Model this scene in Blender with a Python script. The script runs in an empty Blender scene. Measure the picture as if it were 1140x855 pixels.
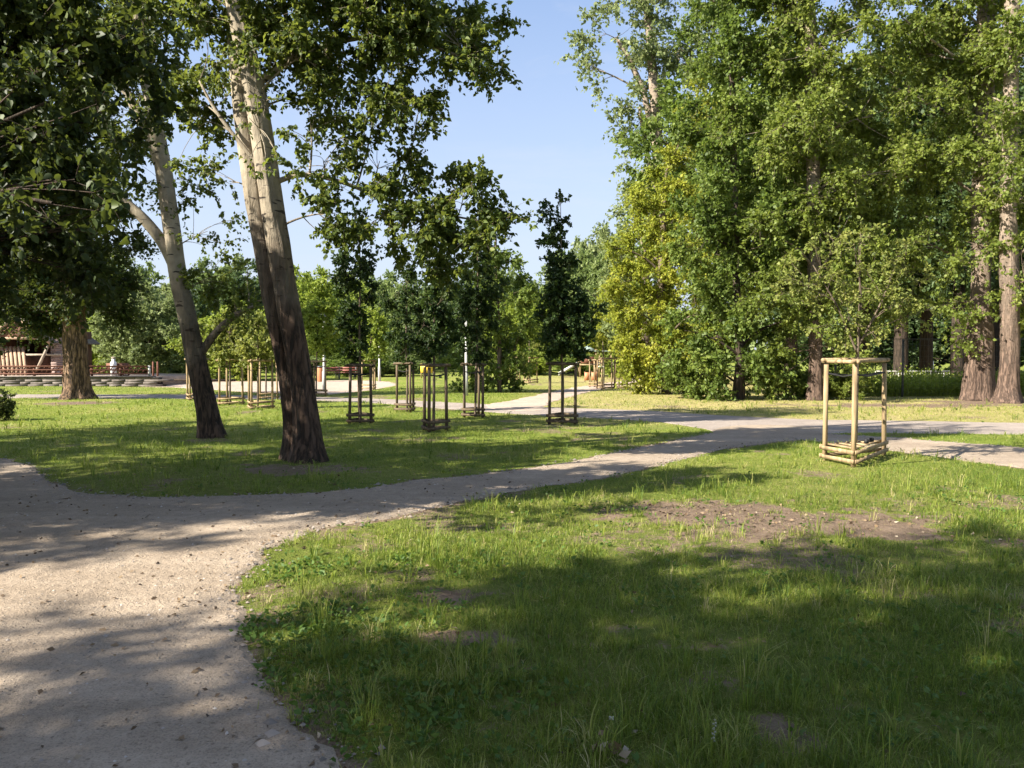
import bpy, math, random
import numpy as np
from mathutils import Vector
from mathutils.geometry import tessellate_polygon

rng = np.random.default_rng(7)
random.seed(7)
SC = bpy.context.scene
COL = SC.collection

# ------------------------------------------------------------------ camera
F = 878.0; CXP = 570.0; CYP = 427.5; HOR = 395.0; EYE = 1.7
PITCH = math.atan((CYP - HOR) / F)
cam_d = bpy.data.cameras.new("camera"); cam = bpy.data.objects.new("camera", cam_d); COL.objects.link(cam)
cam_d.sensor_width = 36.0; cam_d.lens = F / 1140.0 * 36.0
cam_d.clip_start = 0.05; cam_d.clip_end = 3000
cam.location = (0, 0, EYE); cam.rotation_euler = (math.pi / 2 - PITCH, 0, 0)
SC.camera = cam
cp, sp = math.cos(PITCH), math.sin(PITCH)

def ray(px, py):
    x = (px - CXP) / F; y = -(py - CYP) / F
    return np.array([x, cp + y * sp, -sp + y * cp])
def at(px, py, d):            # world point seen at a photo pixel, at world depth d
    r = ray(px, py); return np.array([0, 0, EYE]) + r * (d / r[1])
def gp(px, py):               # ground point seen at a photo pixel
    r = ray(px, py); return (np.array([0, 0, EYE]) + r * (EYE / -r[2]))[:2]

# ------------------------------------------------------------------ noise
def _h(ix, iy, s):
    n = (ix.astype(np.int64) * 374761393 + iy.astype(np.int64) * 668265263 + s * 144665) & 0x7fffffff
    n = ((n ^ (n >> 13)) * 1274126177) & 0x7fffffff
    return ((n ^ (n >> 16)) & 0xffff) / 65535.0
def vnoise(x, y, s=0):
    x = np.asarray(x, float); y = np.asarray(y, float)
    ix = np.floor(x); iy = np.floor(y); fx = x - ix; fy = y - iy
    fx = fx * fx * (3 - 2 * fx); fy = fy * fy * (3 - 2 * fy)
    a = _h(ix, iy, s); b = _h(ix + 1, iy, s); c = _h(ix, iy + 1, s); d = _h(ix + 1, iy + 1, s)
    return (a * (1 - fx) + b * fx) * (1 - fy) + (c * (1 - fx) + d * fx) * fy
def fbm(x, y, s=0, o=4):
    t = 0; a = 0.5; k = 1.0
    for i in range(o):
        t = t + a * vnoise(x * k, y * k, s + i * 17); a *= 0.5; k *= 2.03
    return t / (1 - 0.5 ** o)
def sstep(a, b, x):
    t = np.clip((x - a) / (b - a), 0, 1); return t * t * (3 - 2 * t)

# ------------------------------------------------------------------ materials
def newmat(name):
    m = bpy.data.materials.new(name); m.use_nodes = True
    nt = m.node_tree; b = nt.nodes["Principled BSDF"]
    return m, nt, b
def N(nt, t, **kw):
    n = nt.nodes.new(t)
    for k, v in kw.items():
        setattr(n, k, v)
    return n
def ramp(nt, stops):
    r = N(nt, "ShaderNodeValToRGB"); e = r.color_ramp.elements
    while len(e) < len(stops): e.new(0.5)
    for i, (p, c) in enumerate(stops):
        e[i].position = p; e[i].color = (*c, 1)
    return r
def texnoise(nt, vec, scale, detail=4, rough=0.55, dist=0.0):
    n = N(nt, "ShaderNodeTexNoise"); n.inputs["Scale"].default_value = scale
    n.inputs["Detail"].default_value = detail; n.inputs["Roughness"].default_value = rough
    n.inputs["Distortion"].default_value = dist
    if vec is not None: nt.links.new(vec, n.inputs["Vector"])
    return n
def mixc(nt, fac, a, b):
    m = N(nt, "ShaderNodeMix", data_type='RGBA')
    for sock, v in ((0, fac), (6, a), (7, b)):
        if hasattr(v, "is_linked") or isinstance(v, bpy.types.NodeSocket): nt.links.new(v, m.inputs[sock])
        else: m.inputs[sock].default_value = v if sock == 0 else (*v, 1)
    return m.outputs[2]
def math_(nt, op, a, b=0.0):
    m = N(nt, "ShaderNodeMath", operation=op)
    for i, v in enumerate((a, b)):
        if isinstance(v, bpy.types.NodeSocket): nt.links.new(v, m.inputs[i])
        else: m.inputs[i].default_value = v
    return m.outputs[0]
def bump(nt, b, h, strength=0.5, dist=0.02):
    bp = N(nt, "ShaderNodeBump"); bp.inputs["Strength"].default_value = strength; bp.inputs["Distance"].default_value = dist
    nt.links.new(h, bp.inputs["Height"]); nt.links.new(bp.outputs[0], b.inputs["Normal"])

def leaf_mat(name, stops, trans=0.35, tcol=(0.30, 0.42, 0.05), rough=0.55):
    m, nt, b = newmat(name)
    at_ = N(nt, "ShaderNodeAttribute", attribute_name="var")
    r = ramp(nt, stops); nt.links.new(at_.outputs["Fac"], r.inputs[0])
    nt.links.new(r.outputs[0], b.inputs["Base Color"])
    b.inputs["Roughness"].default_value = rough
    b.inputs["Specular IOR Level"].default_value = 0.28
    t = N(nt, "ShaderNodeBsdfTranslucent")
    tc = mixc(nt, 0.5, r.outputs[0], tcol); nt.links.new(tc, t.inputs["Color"])
    mx = N(nt, "ShaderNodeMixShader"); mx.inputs[0].default_value = trans
    nt.links.new(b.outputs[0], mx.inputs[1]); nt.links.new(t.outputs[0], mx.inputs[2])
    nt.links.new(mx.outputs[0], nt.nodes["Material Output"].inputs[0])
    return m

def bark_mat(name, low, high, zlo, zhi, dark=(0.03, 0.025, 0.02), furrow=1.0, marks=True):
    m, nt, b = newmat(name)
    tc = N(nt, "ShaderNodeTexCoord"); sep = N(nt, "ShaderNodeSeparateXYZ"); nt.links.new(tc.outputs["Object"], sep.inputs[0])
    mp = N(nt, "ShaderNodeMapping"); mp.inputs["Scale"].default_value = (1, 1, 0.16); nt.links.new(tc.outputs["Object"], mp.inputs[0])
    fis = texnoise(nt, mp.outputs[0], 16, 5, 0.65, 0.6)
    fr = ramp(nt, [(0.40, (0, 0, 0)), (0.56, (1, 1, 1))]); nt.links.new(fis.outputs[0], fr.inputs[0])
    zr = N(nt, "ShaderNodeMapRange"); zr.inputs[1].default_value = zlo; zr.inputs[2].default_value = zhi
    zn = texnoise(nt, tc.outputs["Object"], 1.3, 3)
    zz = math_(nt, 'ADD', sep.outputs[2], math_(nt, 'MULTIPLY', math_(nt, 'SUBTRACT', zn.outputs[0], 0.5), 2.5))
    nt.links.new(zz, zr.inputs[0])
    lowc = mixc(nt, fr.outputs[0], dark, low)
    mot = texnoise(nt, tc.outputs["Object"], 4.0, 4)
    high2 = tuple(v * 0.72 for v in high)
    mr = ramp(nt, [(0.4, (0, 0, 0)), (0.62, (1, 1, 1))]); nt.links.new(mot.outputs[0], mr.inputs[0])
    highc = mixc(nt, mr.outputs[0], high2, high)
    if marks:
        mp2 = N(nt, "ShaderNodeMapping"); mp2.inputs["Scale"].default_value = (2.2, 2.2, 9); nt.links.new(tc.outputs["Object"], mp2.inputs[0])
        mk = texnoise(nt, mp2.outputs[0], 1.7, 3, 0.5, 0.3)
        kr = ramp(nt, [(0.61, (0, 0, 0)), (0.66, (1, 1, 1))]); nt.links.new(mk.outputs[0], kr.inputs[0])
        highc = mixc(nt, kr.outputs[0], highc, (0.05, 0.043, 0.037))
    c = mixc(nt, zr.outputs[0], lowc, highc)
    nt.links.new(c, b.inputs["Base Color"]); b.inputs["Roughness"].default_value = 0.9
    b.inputs["Specular IOR Level"].default_value = 0.15
    inv = math_(nt, 'SUBTRACT', 1.15, zr.outputs[0])
    hh = math_(nt, 'MULTIPLY', fr.outputs[0], inv)
    bump(nt, b, hh, 0.9 * furrow, 0.03)
    return m

def simple_mat(name, col, rough=0.6, var=0.15, scale=6, spec=0.3, stretch=(1, 1, 1), metallic=0.0, bmp=0.15):
    m, nt, b = newmat(name)
    tc = N(nt, "ShaderNodeTexCoord"); mp = N(nt, "ShaderNodeMapping"); mp.inputs["Scale"].default_value = stretch
    nt.links.new(tc.outputs["Object"], mp.inputs[0])
    n = texnoise(nt, mp.outputs[0], scale, 5)
    r = ramp(nt, [(0.3, tuple(v * (1 - var) for v in col)), (0.7, tuple(min(1, v * (1 + var)) for v in col))])
    nt.links.new(n.outputs[0], r.inputs[0]); nt.links.new(r.outputs[0], b.inputs["Base Color"])
    b.inputs["Roughness"].default_value = rough; b.inputs["Specular IOR Level"].default_value = spec; b.inputs["Metallic"].default_value = metallic
    if bmp: bump(nt, b, n.outputs[0], bmp, 0.01)
    return m

def dirt_mat(name, ca, cb, speck=0.5, fine=90):
    m, nt, b = newmat(name)
    tc = N(nt, "ShaderNodeTexCoord"); v = tc.outputs["Object"]
    mp = N(nt, "ShaderNodeMapping"); mp.inputs["Rotation"].default_value = (0, 0, -.9); mp.inputs["Scale"].default_value = (.25, 1.5, 1); nt.links.new(v, mp.inputs[0])
    a = texnoise(nt, v, 0.8, 6, 0.62); tr = texnoise(nt, mp.outputs[0], 1.6, 5, .6, .4); f = texnoise(nt, v, fine, 2, 0.6); g = texnoise(nt, v, 9, 6, 0.72)
    r = ramp(nt, [(0.34, tuple(x * .82 for x in cb)), (0.46, cb), (0.60, ca), (0.74, tuple(min(1, x * 1.12) for x in ca))])
    sm = math_(nt, 'ADD', math_(nt, 'MULTIPLY', a.outputs[0], 0.38), math_(nt, 'ADD', math_(nt, 'MULTIPLY', g.outputs[0], 0.34), math_(nt, 'MULTIPLY', tr.outputs[0], .28)))
    nt.links.new(sm, r.inputs[0])
    fr = ramp(nt, [(0.30, (1 - speck * .6,) * 3), (0.5, (1, 1, 1)), (0.74, (1 + speck * 0.2,) * 3)]); nt.links.new(f.outputs[0], fr.inputs[0])
    mm = N(nt, "ShaderNodeMix", data_type='RGBA', blend_type='MULTIPLY'); mm.inputs[0].default_value = 1
    nt.links.new(r.outputs[0], mm.inputs[6]); nt.links.new(fr.outputs[0], mm.inputs[7])
    out = mm.outputs[2]; hs = None
    for sc, th, k in ((30, .66, .6), (75, .6, .8)):
        vo = N(nt, "ShaderNodeTexVoronoi"); vo.inputs["Scale"].default_value = sc; vo.inputs["Randomness"].default_value = 1; nt.links.new(v, vo.inputs["Vector"])
        pr = ramp(nt, [(0.16, (1, 1, 1)), (0.30, (0, 0, 0))]); nt.links.new(vo.outputs["Distance"], pr.inputs[0])
        sel = N(nt, "ShaderNodeSeparateColor"); nt.links.new(vo.outputs["Color"], sel.inputs[0])
        pk = math_(nt, 'MULTIPLY', pr.outputs[0], math_(nt, 'GREATER_THAN', sel.outputs[0], th))
        stc = ramp(nt, [(0.0, tuple(x * .45 for x in cb)), (.6, cb), (1.0, tuple(min(1, x * 1.35) for x in ca))]); nt.links.new(sel.outputs[1], stc.inputs[0])
        out = mixc(nt, math_(nt, 'MULTIPLY', pk, k), out, stc.outputs[0]); hs = pk if hs is None else math_(nt, 'ADD', hs, math_(nt, 'MULTIPLY', pk, .5))
    nt.links.new(out, b.inputs["Base Color"])
    b.inputs["Roughness"].default_value = 0.95; b.inputs["Specular IOR Level"].default_value = 0.1
    hh = math_(nt, 'ADD', math_(nt, 'MULTIPLY', g.outputs[0], 1.3), math_(nt, 'ADD', math_(nt, 'MULTIPLY', f.outputs[0], 0.2), math_(nt, 'MULTIPLY', hs, 0.35)))
    bump(nt, b, hh, 0.8, 0.03)
    return m

M = {}
G1 = [(0.0, (0.022, 0.045, 0.010)), (0.45, (0.045, 0.085, 0.016)), (0.8, (0.075, 0.125, 0.022)), (1.0, (0.11, 0.16, 0.03))]
M['leaf_poplar'] = leaf_mat("leaf_poplar", [(0, (0.030, 0.050, 0.012)), (0.5, (0.068, 0.102, 0.020)), (0.85, (0.11, 0.15, 0.028)), (1, (0.17, 0.20, 0.04))], 0.40, (0.38, 0.43, 0.06))
M['leaf_shade'] = leaf_mat("leaf_shade", [(0, (0.013, 0.025, 0.006)), (0.6, (0.028, 0.048, 0.010)), (1, (0.075, 0.105, 0.020))], 0.28, (0.24, 0.29, 0.04))  # greens darkened to stand in for shade on the left-hand crowns
M['leaf_sapling_shade'] = leaf_mat('leaf_sapling_shade', [(0, (0.016, 0.034, 0.010)), (0.6, (0.034, 0.062, 0.016)), (1, (0.075, 0.115, 0.026))], 0.28, (0.16, 0.24, 0.04))  # dark greens paint in the shade on the staked sapling crowns
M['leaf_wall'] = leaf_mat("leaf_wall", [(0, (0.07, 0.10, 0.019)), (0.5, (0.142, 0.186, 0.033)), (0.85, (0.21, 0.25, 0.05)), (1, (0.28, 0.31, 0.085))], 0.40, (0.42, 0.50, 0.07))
M['leaf_maple'] = leaf_mat("leaf_maple", [(0, (0.05, 0.085, 0.018)), (0.5, (0.108, 0.155, 0.03)), (1, (0.20, 0.245, 0.05))], 0.36)
M['leaf_yellow'] = leaf_mat("leaf_yellow", [(0, (0.13, 0.175, 0.02)), (0.5, (0.25, 0.29, 0.032)), (1, (0.40, 0.39, 0.055))], 0.42, (0.5, 0.5, 0.06))
M['leaf_pale'] = leaf_mat("leaf_pale", [(0, (0.105, 0.14, 0.055)), (0.5, (0.19, 0.23, 0.085)), (1, (0.28, 0.32, 0.14))], 0.38, (0.34, 0.42, 0.14))  # pale green, lightened further in colour for distant haze
M['leaf_bright'] = leaf_mat("leaf_bright", [(0, (0.12, 0.17, 0.024)), (0.5, (0.215, 0.275, 0.04)), (1, (0.32, 0.36, 0.07))], 0.44, (0.4, 0.5, 0.06))  # bright green, lifted further in colour for haze and sunlight
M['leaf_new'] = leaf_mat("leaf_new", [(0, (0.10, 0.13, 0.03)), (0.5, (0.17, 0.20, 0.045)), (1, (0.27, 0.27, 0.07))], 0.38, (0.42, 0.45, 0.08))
M['leaf_far'] = leaf_mat("leaf_far", [(0, (0.085, 0.125, 0.04)), (0.5, (0.155, 0.205, 0.062)), (1, (0.24, 0.29, 0.10))], 0.38, (0.3, 0.4, 0.1))  # lightened so the leaf colour stands in for distant haze
M['leaf_deep'] = leaf_mat("leaf_deep", [(0, (0.032, 0.058, 0.022)), (0.5, (0.06, 0.098, 0.034)), (1, (0.105, 0.15, 0.05))], 0.28, (0.2, 0.3, 0.06))
M['bark_poplar'] = bark_mat("bark_poplar", (0.10, 0.066, 0.047), (0.37, 0.315, 0.235), 1.9, 4.6)
M['bark_left'] = bark_mat("bark_left", (0.10, 0.068, 0.049), (0.39, 0.335, 0.25), 1.3, 3.6)
M['bark_rough'] = bark_mat("bark_rough", (0.27, 0.175, 0.11), (0.24, 0.165, 0.11), 8, 14, (0.055, 0.04, 0.03), 1.2, False)
M['bark_white'] = bark_mat("bark_white", (0.165, 0.112, 0.086), (0.33, 0.265, 0.205), 0.8, 8.5, (0.07, 0.05, 0.04))
M['bark_dark'] = bark_mat("bark_dark", (0.065, 0.047, 0.036), (0.10, 0.078, 0.06), 3, 8, (0.03, 0.025, 0.02), 0.6, False)
M['bark_young'] = bark_mat("bark_young", (0.16, 0.125, 0.09), (0.17, 0.13, 0.09), 3, 8, (0.08, 0.06, 0.045), 0.3, False)
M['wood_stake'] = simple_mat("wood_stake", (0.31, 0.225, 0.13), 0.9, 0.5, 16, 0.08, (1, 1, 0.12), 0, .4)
M['wood_in_shade'] = simple_mat("wood_in_shade", (0.115, 0.085, 0.055), 0.85, 0.4, 14, 0.2, (1, 1, 0.1))  # same stake wood, darkened to paint in the shade on the guards
M['strap'] = simple_mat("strap", (0.02, 0.02, 0.02), 0.7, 0.1)
M['wood_grey'] = simple_mat("wood_grey", (0.33, 0.27, 0.21), 0.85, 0.25, 8, 0.2, (1, 1, 0.3))

# ------------------------------------------------------------------ mesh helpers
class MB:
    def __init__(s): s.v = []; s.f = []; s.a = []; s.n = 0
    def add(s, verts, faces, var=None):
        verts = np.asarray(verts, float).reshape(-1, 3); s.v.append(verts)
        s.f.append([np.asarray(q, np.int64) + s.n for q in (faces if isinstance(faces, list) else [faces])])
        s.a.append(np.full(len(verts), 0.5) if var is None else np.asarray(var, float)); s.n += len(verts)
    def mesh(s, name, smooth=False):
        me = bpy.data.meshes.new(name)
        V = np.concatenate(s.v); A = np.concatenate(s.a)
        loops = []; tot = []
        for fl in s.f:
            for q in fl:
                if q.size == 0: continue
                q = q.reshape(-1, q.shape[-1]); loops.append(q.ravel()); tot.append(np.full(len(q), q.shape[1]))
        L = np.concatenate(loops); T = np.concatenate(tot); S = np.concatenate([[0], np.cumsum(T)[:-1]])
        me.vertices.add(len(V)); me.vertices.foreach_set("co", V.ravel())
        me.loops.add(len(L)); me.loops.foreach_set("vertex_index", L.astype(np.int32))
        me.polygons.add(len(T)); me.polygons.foreach_set("loop_start", S.astype(np.int32)); me.polygons.foreach_set("loop_total", T.astype(np.int32))
        me.update(calc_edges=True); me.validate()
        at_ = me.attributes.new("var", 'FLOAT', 'POINT')
        if len(me.vertices) == len(A): at_.data.foreach_set("value", A.astype(np.float32))
        if smooth: me.polygons.foreach_set("use_smooth", np.ones(len(me.polygons), bool))
        return me
    def build(s, name, mat, parent=None, smooth=False, loc=None):
        me = s.mesh(name, smooth); me.materials.append(mat)
        o = bpy.data.objects.new(name, me); COL.objects.link(o)
        if parent is not None: o.parent = parent
        if loc is not None: o.location = loc
        return o
    # shapes
    def box(s, c, size, rot=None):
        x, y, z = np.array(size) / 2.0
        v = np.array([[-x, -y, -z], [x, -y, -z], [x, y, -z], [-x, y, -z], [-x, -y, z], [x, -y, z], [x, y, z], [-x, y, z]])
        if rot is not None: v = v @ np.array(rot).T
        s.add(v + np.array(c), np.array([[0, 3, 2, 1], [4, 5, 6, 7], [0, 1, 5, 4], [1, 2, 6, 5], [2, 3, 7, 6], [3, 0, 4, 7]]))
    def beam(s, a, b, w, h, up=(0, 0, 1)):
        a = np.array(a, float); b = np.array(b, float); d = b - a; l = np.linalg.norm(d); d /= l
        sd = np.cross(d, up); 
        if np.linalg.norm(sd) < 1e-6: sd = np.cross(d, (0, 1, 0))
        sd /= np.linalg.norm(sd); u = np.cross(sd, d)
        s.box((a + b) / 2, (l, w, h), np.stack([d, sd, u], 1))
    def tube(s, pts, rad, sides=8, cap=True, ridge=0.0, flare=0.0, seed=0, closed=False):
        pts = np.asarray(pts, float); n = len(pts); rad = np.asarray(rad, float)
        t = np.gradient(pts, axis=0); t /= np.linalg.norm(t, axis=1)[:, None] + 1e-9
        ref = np.array([0.0, 1.0, 0.0]) if abs(t[0][1]) < 0.9 else np.array([1.0, 0, 0])
        u = np.cross(ref, t); u /= np.linalg.norm(u, axis=1)[:, None] + 1e-9
        w = np.cross(t, u)
        th = np.arange(sides) * 2 * math.pi / sides
        R = np.repeat(rad[:, None], sides, 1)
        if ridge:
            z = np.linspace(0, n * 0.35, n)[:, None] + seed
            R = R * (1 + ridge * (vnoise(np.cos(th)[None] * 3.1 + np.sin(th)[None] * 2.3 + 9 + seed, z * 0.35 + np.sin(th)[None] * 3.7, 3) - 0.5) * 2
                     + ridge * 0.8 * (vnoise(th[None] * 5.2 + 40 + 0 * z, z * 0.8 + 0 * th[None], 5) - 0.5) * (1 + 0 * th[None]))
        if flare:
            h = np.linalg.norm(pts - pts[0], axis=1)[:, None]
            lob = 0.55 + 0.45 * np.cos(th[None] * 4 + seed) * np.cos(th[None] * 1.0 + seed * 2)
            R = R * (1 + flare * np.exp(-h / 0.28) * (0.35 + lob))
        v = pts[:, None, :] + u[:, None, :] * (R * np.cos(th)[None])[..., None] + w[:, None, :] * (R * np.sin(th)[None])[..., None]
        i = np.arange(n - 1)[:, None] * sides; j = np.arange(sides)[None]; k = (j + 1) % sides
        q = np.stack([i + j, i + k, i + sides + k, i + sides + j], -1).reshape(-1, 4)
        fs = [q]
        if cap: fs += [np.arange(sides)[None, ::-1], (np.arange(sides) + (n - 1) * sides)[None]]
        s.add(v.reshape(-1, 3), fs)
    def tubes3(s, P):            # P (n, k, 3+1): many three sided twigs at once
        n, k, _ = P.shape
        p = P[..., :3]; r = P[..., 3]
        t = p[:, -1] - p[:, 0]; t /= np.linalg.norm(t, axis=1)[:, None] + 1e-9
        u = np.cross(t, np.array([0.3, 0.5, 0.81])); u /= np.linalg.norm(u, axis=1)[:, None] + 1e-9; w = np.cross(t, u)
        ang = np.array([0, 2.094, 4.189])
        off = u[:, None, None] * np.cos(ang)[None, None, :, None] + w[:, None, None] * np.sin(ang)[None, None, :, None]
        v = p[:, :, None] + off * r[..., None, None]
        base = (np.arange(n) * k * 3)[:, None, None]; i = (np.arange(k - 1) * 3)[None, :, None]; j = np.arange(3)[None, None]
        kk = (j + 1) % 3
        q = np.stack([base + i + j, base + i + kk, base + i + 3 + kk, base + i + 3 + j], -1).reshape(-1, 4)
        s.add(v.reshape(-1, 3), q)

def norm(a): return a / (np.linalg.norm(a, axis=-1, keepdims=True) + 1e-9)

def leaf_quads(mb, base, dirs, L, var, wide=0.36):
    n = len(base); a = norm(dirs)
    r = norm(rng.normal(size=(n, 3)) + np.array([0, 0, 0.7])); b = norm(np.cross(a, r)); nn = np.cross(b, a)
    L = L[:, None]
    v = np.stack([base, base + a * L * 0.42 + b * L * wide + nn * L * 0.10, base + a * L - nn * L * 0.06, base + a * L * 0.42 - b * L * wide + nn * L * 0.10], 1)
    q = np.arange(n * 4).reshape(n, 4)
    mb.add(v.reshape(-1, 3), q, np.repeat(var, 4))

def round_leaves(mb, base, dirs, L, var):
    n = len(base); a = norm(dirs); r = norm(rng.normal(size=(n, 3)) + np.array([0, 0, 0.7])); b = norm(np.cross(a, r)); nn = np.cross(b, a)
    L = L[:, None]; w = rng.uniform(.32, .44, n)[:, None]; cu = rng.uniform(-.05, .2, n)[:, None]
    P = lambda t, u, h: base + a * L * t + b * L * w * u + nn * L * h
    v = np.stack([P(0, 0, 0), P(.16, .82, .10 + cu * .3), P(.52, .92, .12 + cu * .5), P(1.0, 0, -.08 - cu), P(.52, -.92, .12 + cu * .5), P(.16, -.82, .10 + cu * .3)], 1)
    k = np.arange(n)[:, None] * 6
    mb.add(v.reshape(-1, 3), [k + np.array([[0, 1, 2, 3]]), k + np.array([[0, 3, 4, 5]])], np.repeat(var, 6))

def tag(o, label=None, cat=None, group=None, kind=None):
    if label: o['label'] = label
    if cat: o['category'] = cat
    if group: o['group'] = group
    if kind: o['kind'] = kind
    return o
def empty(name, loc, rz=0.0):
    o = bpy.data.objects.new(name, None); COL.objects.link(o); o.location = loc; o.rotation_euler = (0, 0, rz); o.empty_display_size = 0.2
    return o
def copy_tree(o, parent=None):
    c = o.copy(); COL.objects.link(c)
    if parent is not None: c.parent = parent
    for ch in list(o.children): copy_tree(ch, c)
    return c

# ------------------------------------------------------------------ trees
def resample(tp, step):
    tp = np.asarray(tp, float); seg = np.linalg.norm(np.diff(tp[:, :3], axis=0), axis=1); s = np.concatenate([[0], np.cumsum(seg)])
    n = max(4, int(s[-1] / step)); t = np.linspace(0, s[-1], n)
    out = np.stack([np.interp(t, s, tp[:, i]) for i in range(4)], 1)
    for _ in range(max(1, int(0.5 / step))):      # soften the corners
        out[1:-1, :3] = 0.25 * out[:-2, :3] + 0.5 * out[1:-1, :3] + 0.25 * out[2:, :3]
    return out

def bez(a, b, c, n):
    t = np.linspace(0, 1, n)[:, None]
    return (1 - t) ** 2 * a + 2 * t * (1 - t) * b + t * t * c

LAI_MUL = 1.55
def tree(name, label, cat, base, trunks, blobs, leafL, leafmat, bark, R=0.5, lai=2.6, group=None, limb_r=0.05, kgroup=7,
         droop=0.25, lpt=14, ridge=0.0, flare=0.0, sides=14, limbs=(), var0=0.0, twig_r=0.004, step=0.15, limbmin=0.3, dens=1.1, shell=0.45, rnd=False):
    base = np.array([base[0], base[1], 0.0]); root = empty(name, base); tag(root, label, cat, group)
    tb = MB(); cb = MB(); TP = []
    for k, tp in enumerate(trunks):
        t = resample(np.asarray(tp, float) - np.array([*base, 0]), step); TP.append(t)
        tb.tube(t[:, :3], t[:, 3], sides, True, ridge, flare if t[0, 2] < 0.4 else 0, k * 3.3 + len(label))
    for lp in limbs:
        t = resample(np.asarray(lp, float) - np.array([*base, 0]), 0.12); TP.append(t); tb.tube(t[:, :3], t[:, 3], 8)
    TA = np.concatenate(TP)
    C = []; Rr = []; Bn = []
    for bi, bl in enumerate(blobs):
        c = np.array(bl[:3]) - base; rx, rz = bl[3], bl[4]; k = (bl[5] if len(bl) > 5 else lai) * LAI_MUL
        ncl = max(4, int(dens * rx * rx * rz / R ** 3))
        d = norm(rng.normal(size=(ncl, 3))); u = (shell + (1 - shell) * rng.random(ncl) ** 0.6)[:, None]
        C.append(c + d * u * np.array([rx, rx, rz])); Bn.append(np.full(ncl, k * math.pi * rx * rz / (0.36 * leafL ** 2) / ncl))
    C = np.concatenate(C); Bn = np.concatenate(Bn); n = len(C)
    keep = C[:, 2] > 0.15; C = C[keep]; Bn = Bn[keep]; n = len(C)
    # group the clusters, one limb from the trunk to each group, branches from that limb to its clusters
    ng = max(1, n // kgroup); cen = C[rng.choice(n, ng, False)]
    for _ in range(4):
        lab = np.argmin(((C[:, None] - cen[None]) ** 2).sum(2), 1)
        for g in range(ng):
            if (lab == g).any(): cen[g] = C[lab == g].mean(0)
    maxz = TA[:, 2].max()
    for g in range(ng):
        mem = np.where(lab == g)[0]
        if len(mem) == 0: continue
        ce = cen[g]; d = np.linalg.norm(TA[:, :3] - ce, axis=1)
        hor = np.linalg.norm(TA[:, :2] - ce[:2], axis=1)
        cost = d + 2.0 * np.maximum(0, TA[:, 2] - (ce[2] - 0.45 * hor)) + 5.0 * (TA[:, 2] < limbmin)
        j = np.argmin(cost); a = TA[j, :3]; ln = np.linalg.norm(ce - a)
        mid = (a + ce) / 2 + np.array([0, 0, 0.12 * ln]) + rng.normal(size=3) * 0.07 * ln
        m = bez(a, mid, ce, 9); r0 = min(TA[j, 3] * 0.6, limb_r * (0.5 + 0.25 * ln)); mr = np.linspace(r0, max(r0 * 0.3, twig_r * 1.5), 9)
        tb.tube(m, mr, 6, False)
        for q in mem:
            i = int(np.argmin(np.linalg.norm(m[2:] - C[q], axis=1))) + 2
            i = max(2, i - 2); aa = m[i]; l2 = np.linalg.norm(C[q] - aa)
            if l2 < 0.05: continue
            mm = bez(aa, (aa + C[q]) / 2 + rng.normal(size=3) * 0.1 * l2 + np.array([0, 0, 0.08 * l2]), C[q], 5)
            tb.tube(mm, np.linspace(mr[i] * 0.6, twig_r * 1.2, 5), 5, False)
    # twigs and leaves
    nt_ = np.maximum(2, np.round(Bn / lpt)).astype(int); idx = np.repeat(np.arange(n), nt_); m = len(idx)
    out = C[idx] - cen[lab[idx]]
    d = norm(norm(rng.normal(size=(m, 3))) + 0.45 * norm(out) + np.array([0, 0, 0.1]))
    ln = R * rng.uniform(0.55, 1.25, m); p0 = C[idx] + d * (0.05 * ln)[:, None]
    p2 = C[idx] + d * ln[:, None] - np.array([0, 0, 1.0]) * (droop * ln * rng.uniform(0.3, 1.2, m))[:, None]
    p1 = (p0 + p2) / 2 + np.array([0, 0, 1.0]) * (0.12 * ln)[:, None]
    P = np.zeros((m, 3, 4)); P[:, 0, :3] = p0; P[:, 1, :3] = p1; P[:, 2, :3] = p2; P[:, :, 3] = np.array([1, 0.7, 0.35]) * twig_r
    tb.tubes3(P)
    nl = np.maximum(3, rng.poisson(lpt, m)); li = np.repeat(np.arange(m), nl); k = len(li)
    t = rng.uniform(0.12, 1.03, k)[:, None]
    pos = (1 - t) ** 2 * p0[li] + 2 * t * (1 - t) * p1[li] + t * t * p2[li] + rng.normal(size=(k, 3)) * (0.045 * R)
    pd = norm(p2 - p0)[li]
    dr = norm(norm(rng.normal(size=(k, 3))) * 1.0 + pd * 0.55 - np.array([0, 0, 1]) * droop * 1.6)
    cv = rng.normal(0, 0.13, n)[idx][li] ; tv = rng.normal(0, 0.08, m)[li]
    var = np.clip(0.5 + var0 + cv + tv + rng.normal(0, 0.16, k), 0, 1)
    (round_leaves if rnd else leaf_quads)(cb, pos, dr, leafL * (.92 if rnd else 1) * rng.uniform(0.45, 1.28, k), var)
    tb.build("trunk", bark, root, smooth=True)
    cb.build("crown", leafmat, root)
    return root

def tp(d, *pts):      # trunk polyline from photo pixels at depth d: (px, py, radius px [, extra depth])
    out = []
    for p in pts:
        dd = d + (p[3] if len(p) > 3 else 0)
        q = at(p[0], p[1], dd); out.append([*q, p[2] * dd / F])
    z0 = out[0][2]
    if abs(z0) < 0.6: out[0][2] = -0.05
    return out
def bl(d, *bs):       # blobs from photo pixels: (px, py, radius px[, vertical radius px, lai, extra depth])
    out = []
    for b in bs:
        dd = d + (b[5] if len(b) > 5 else 0); q = at(b[0], b[1], dd); r = b[2] * dd / F
        rz = (b[3] if len(b) > 3 and b[3] else b[2]) * dd / F
        out.append([*q, r, rz] + ([b[4]] if len(b) > 4 and b[4] else []))
    return out

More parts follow.
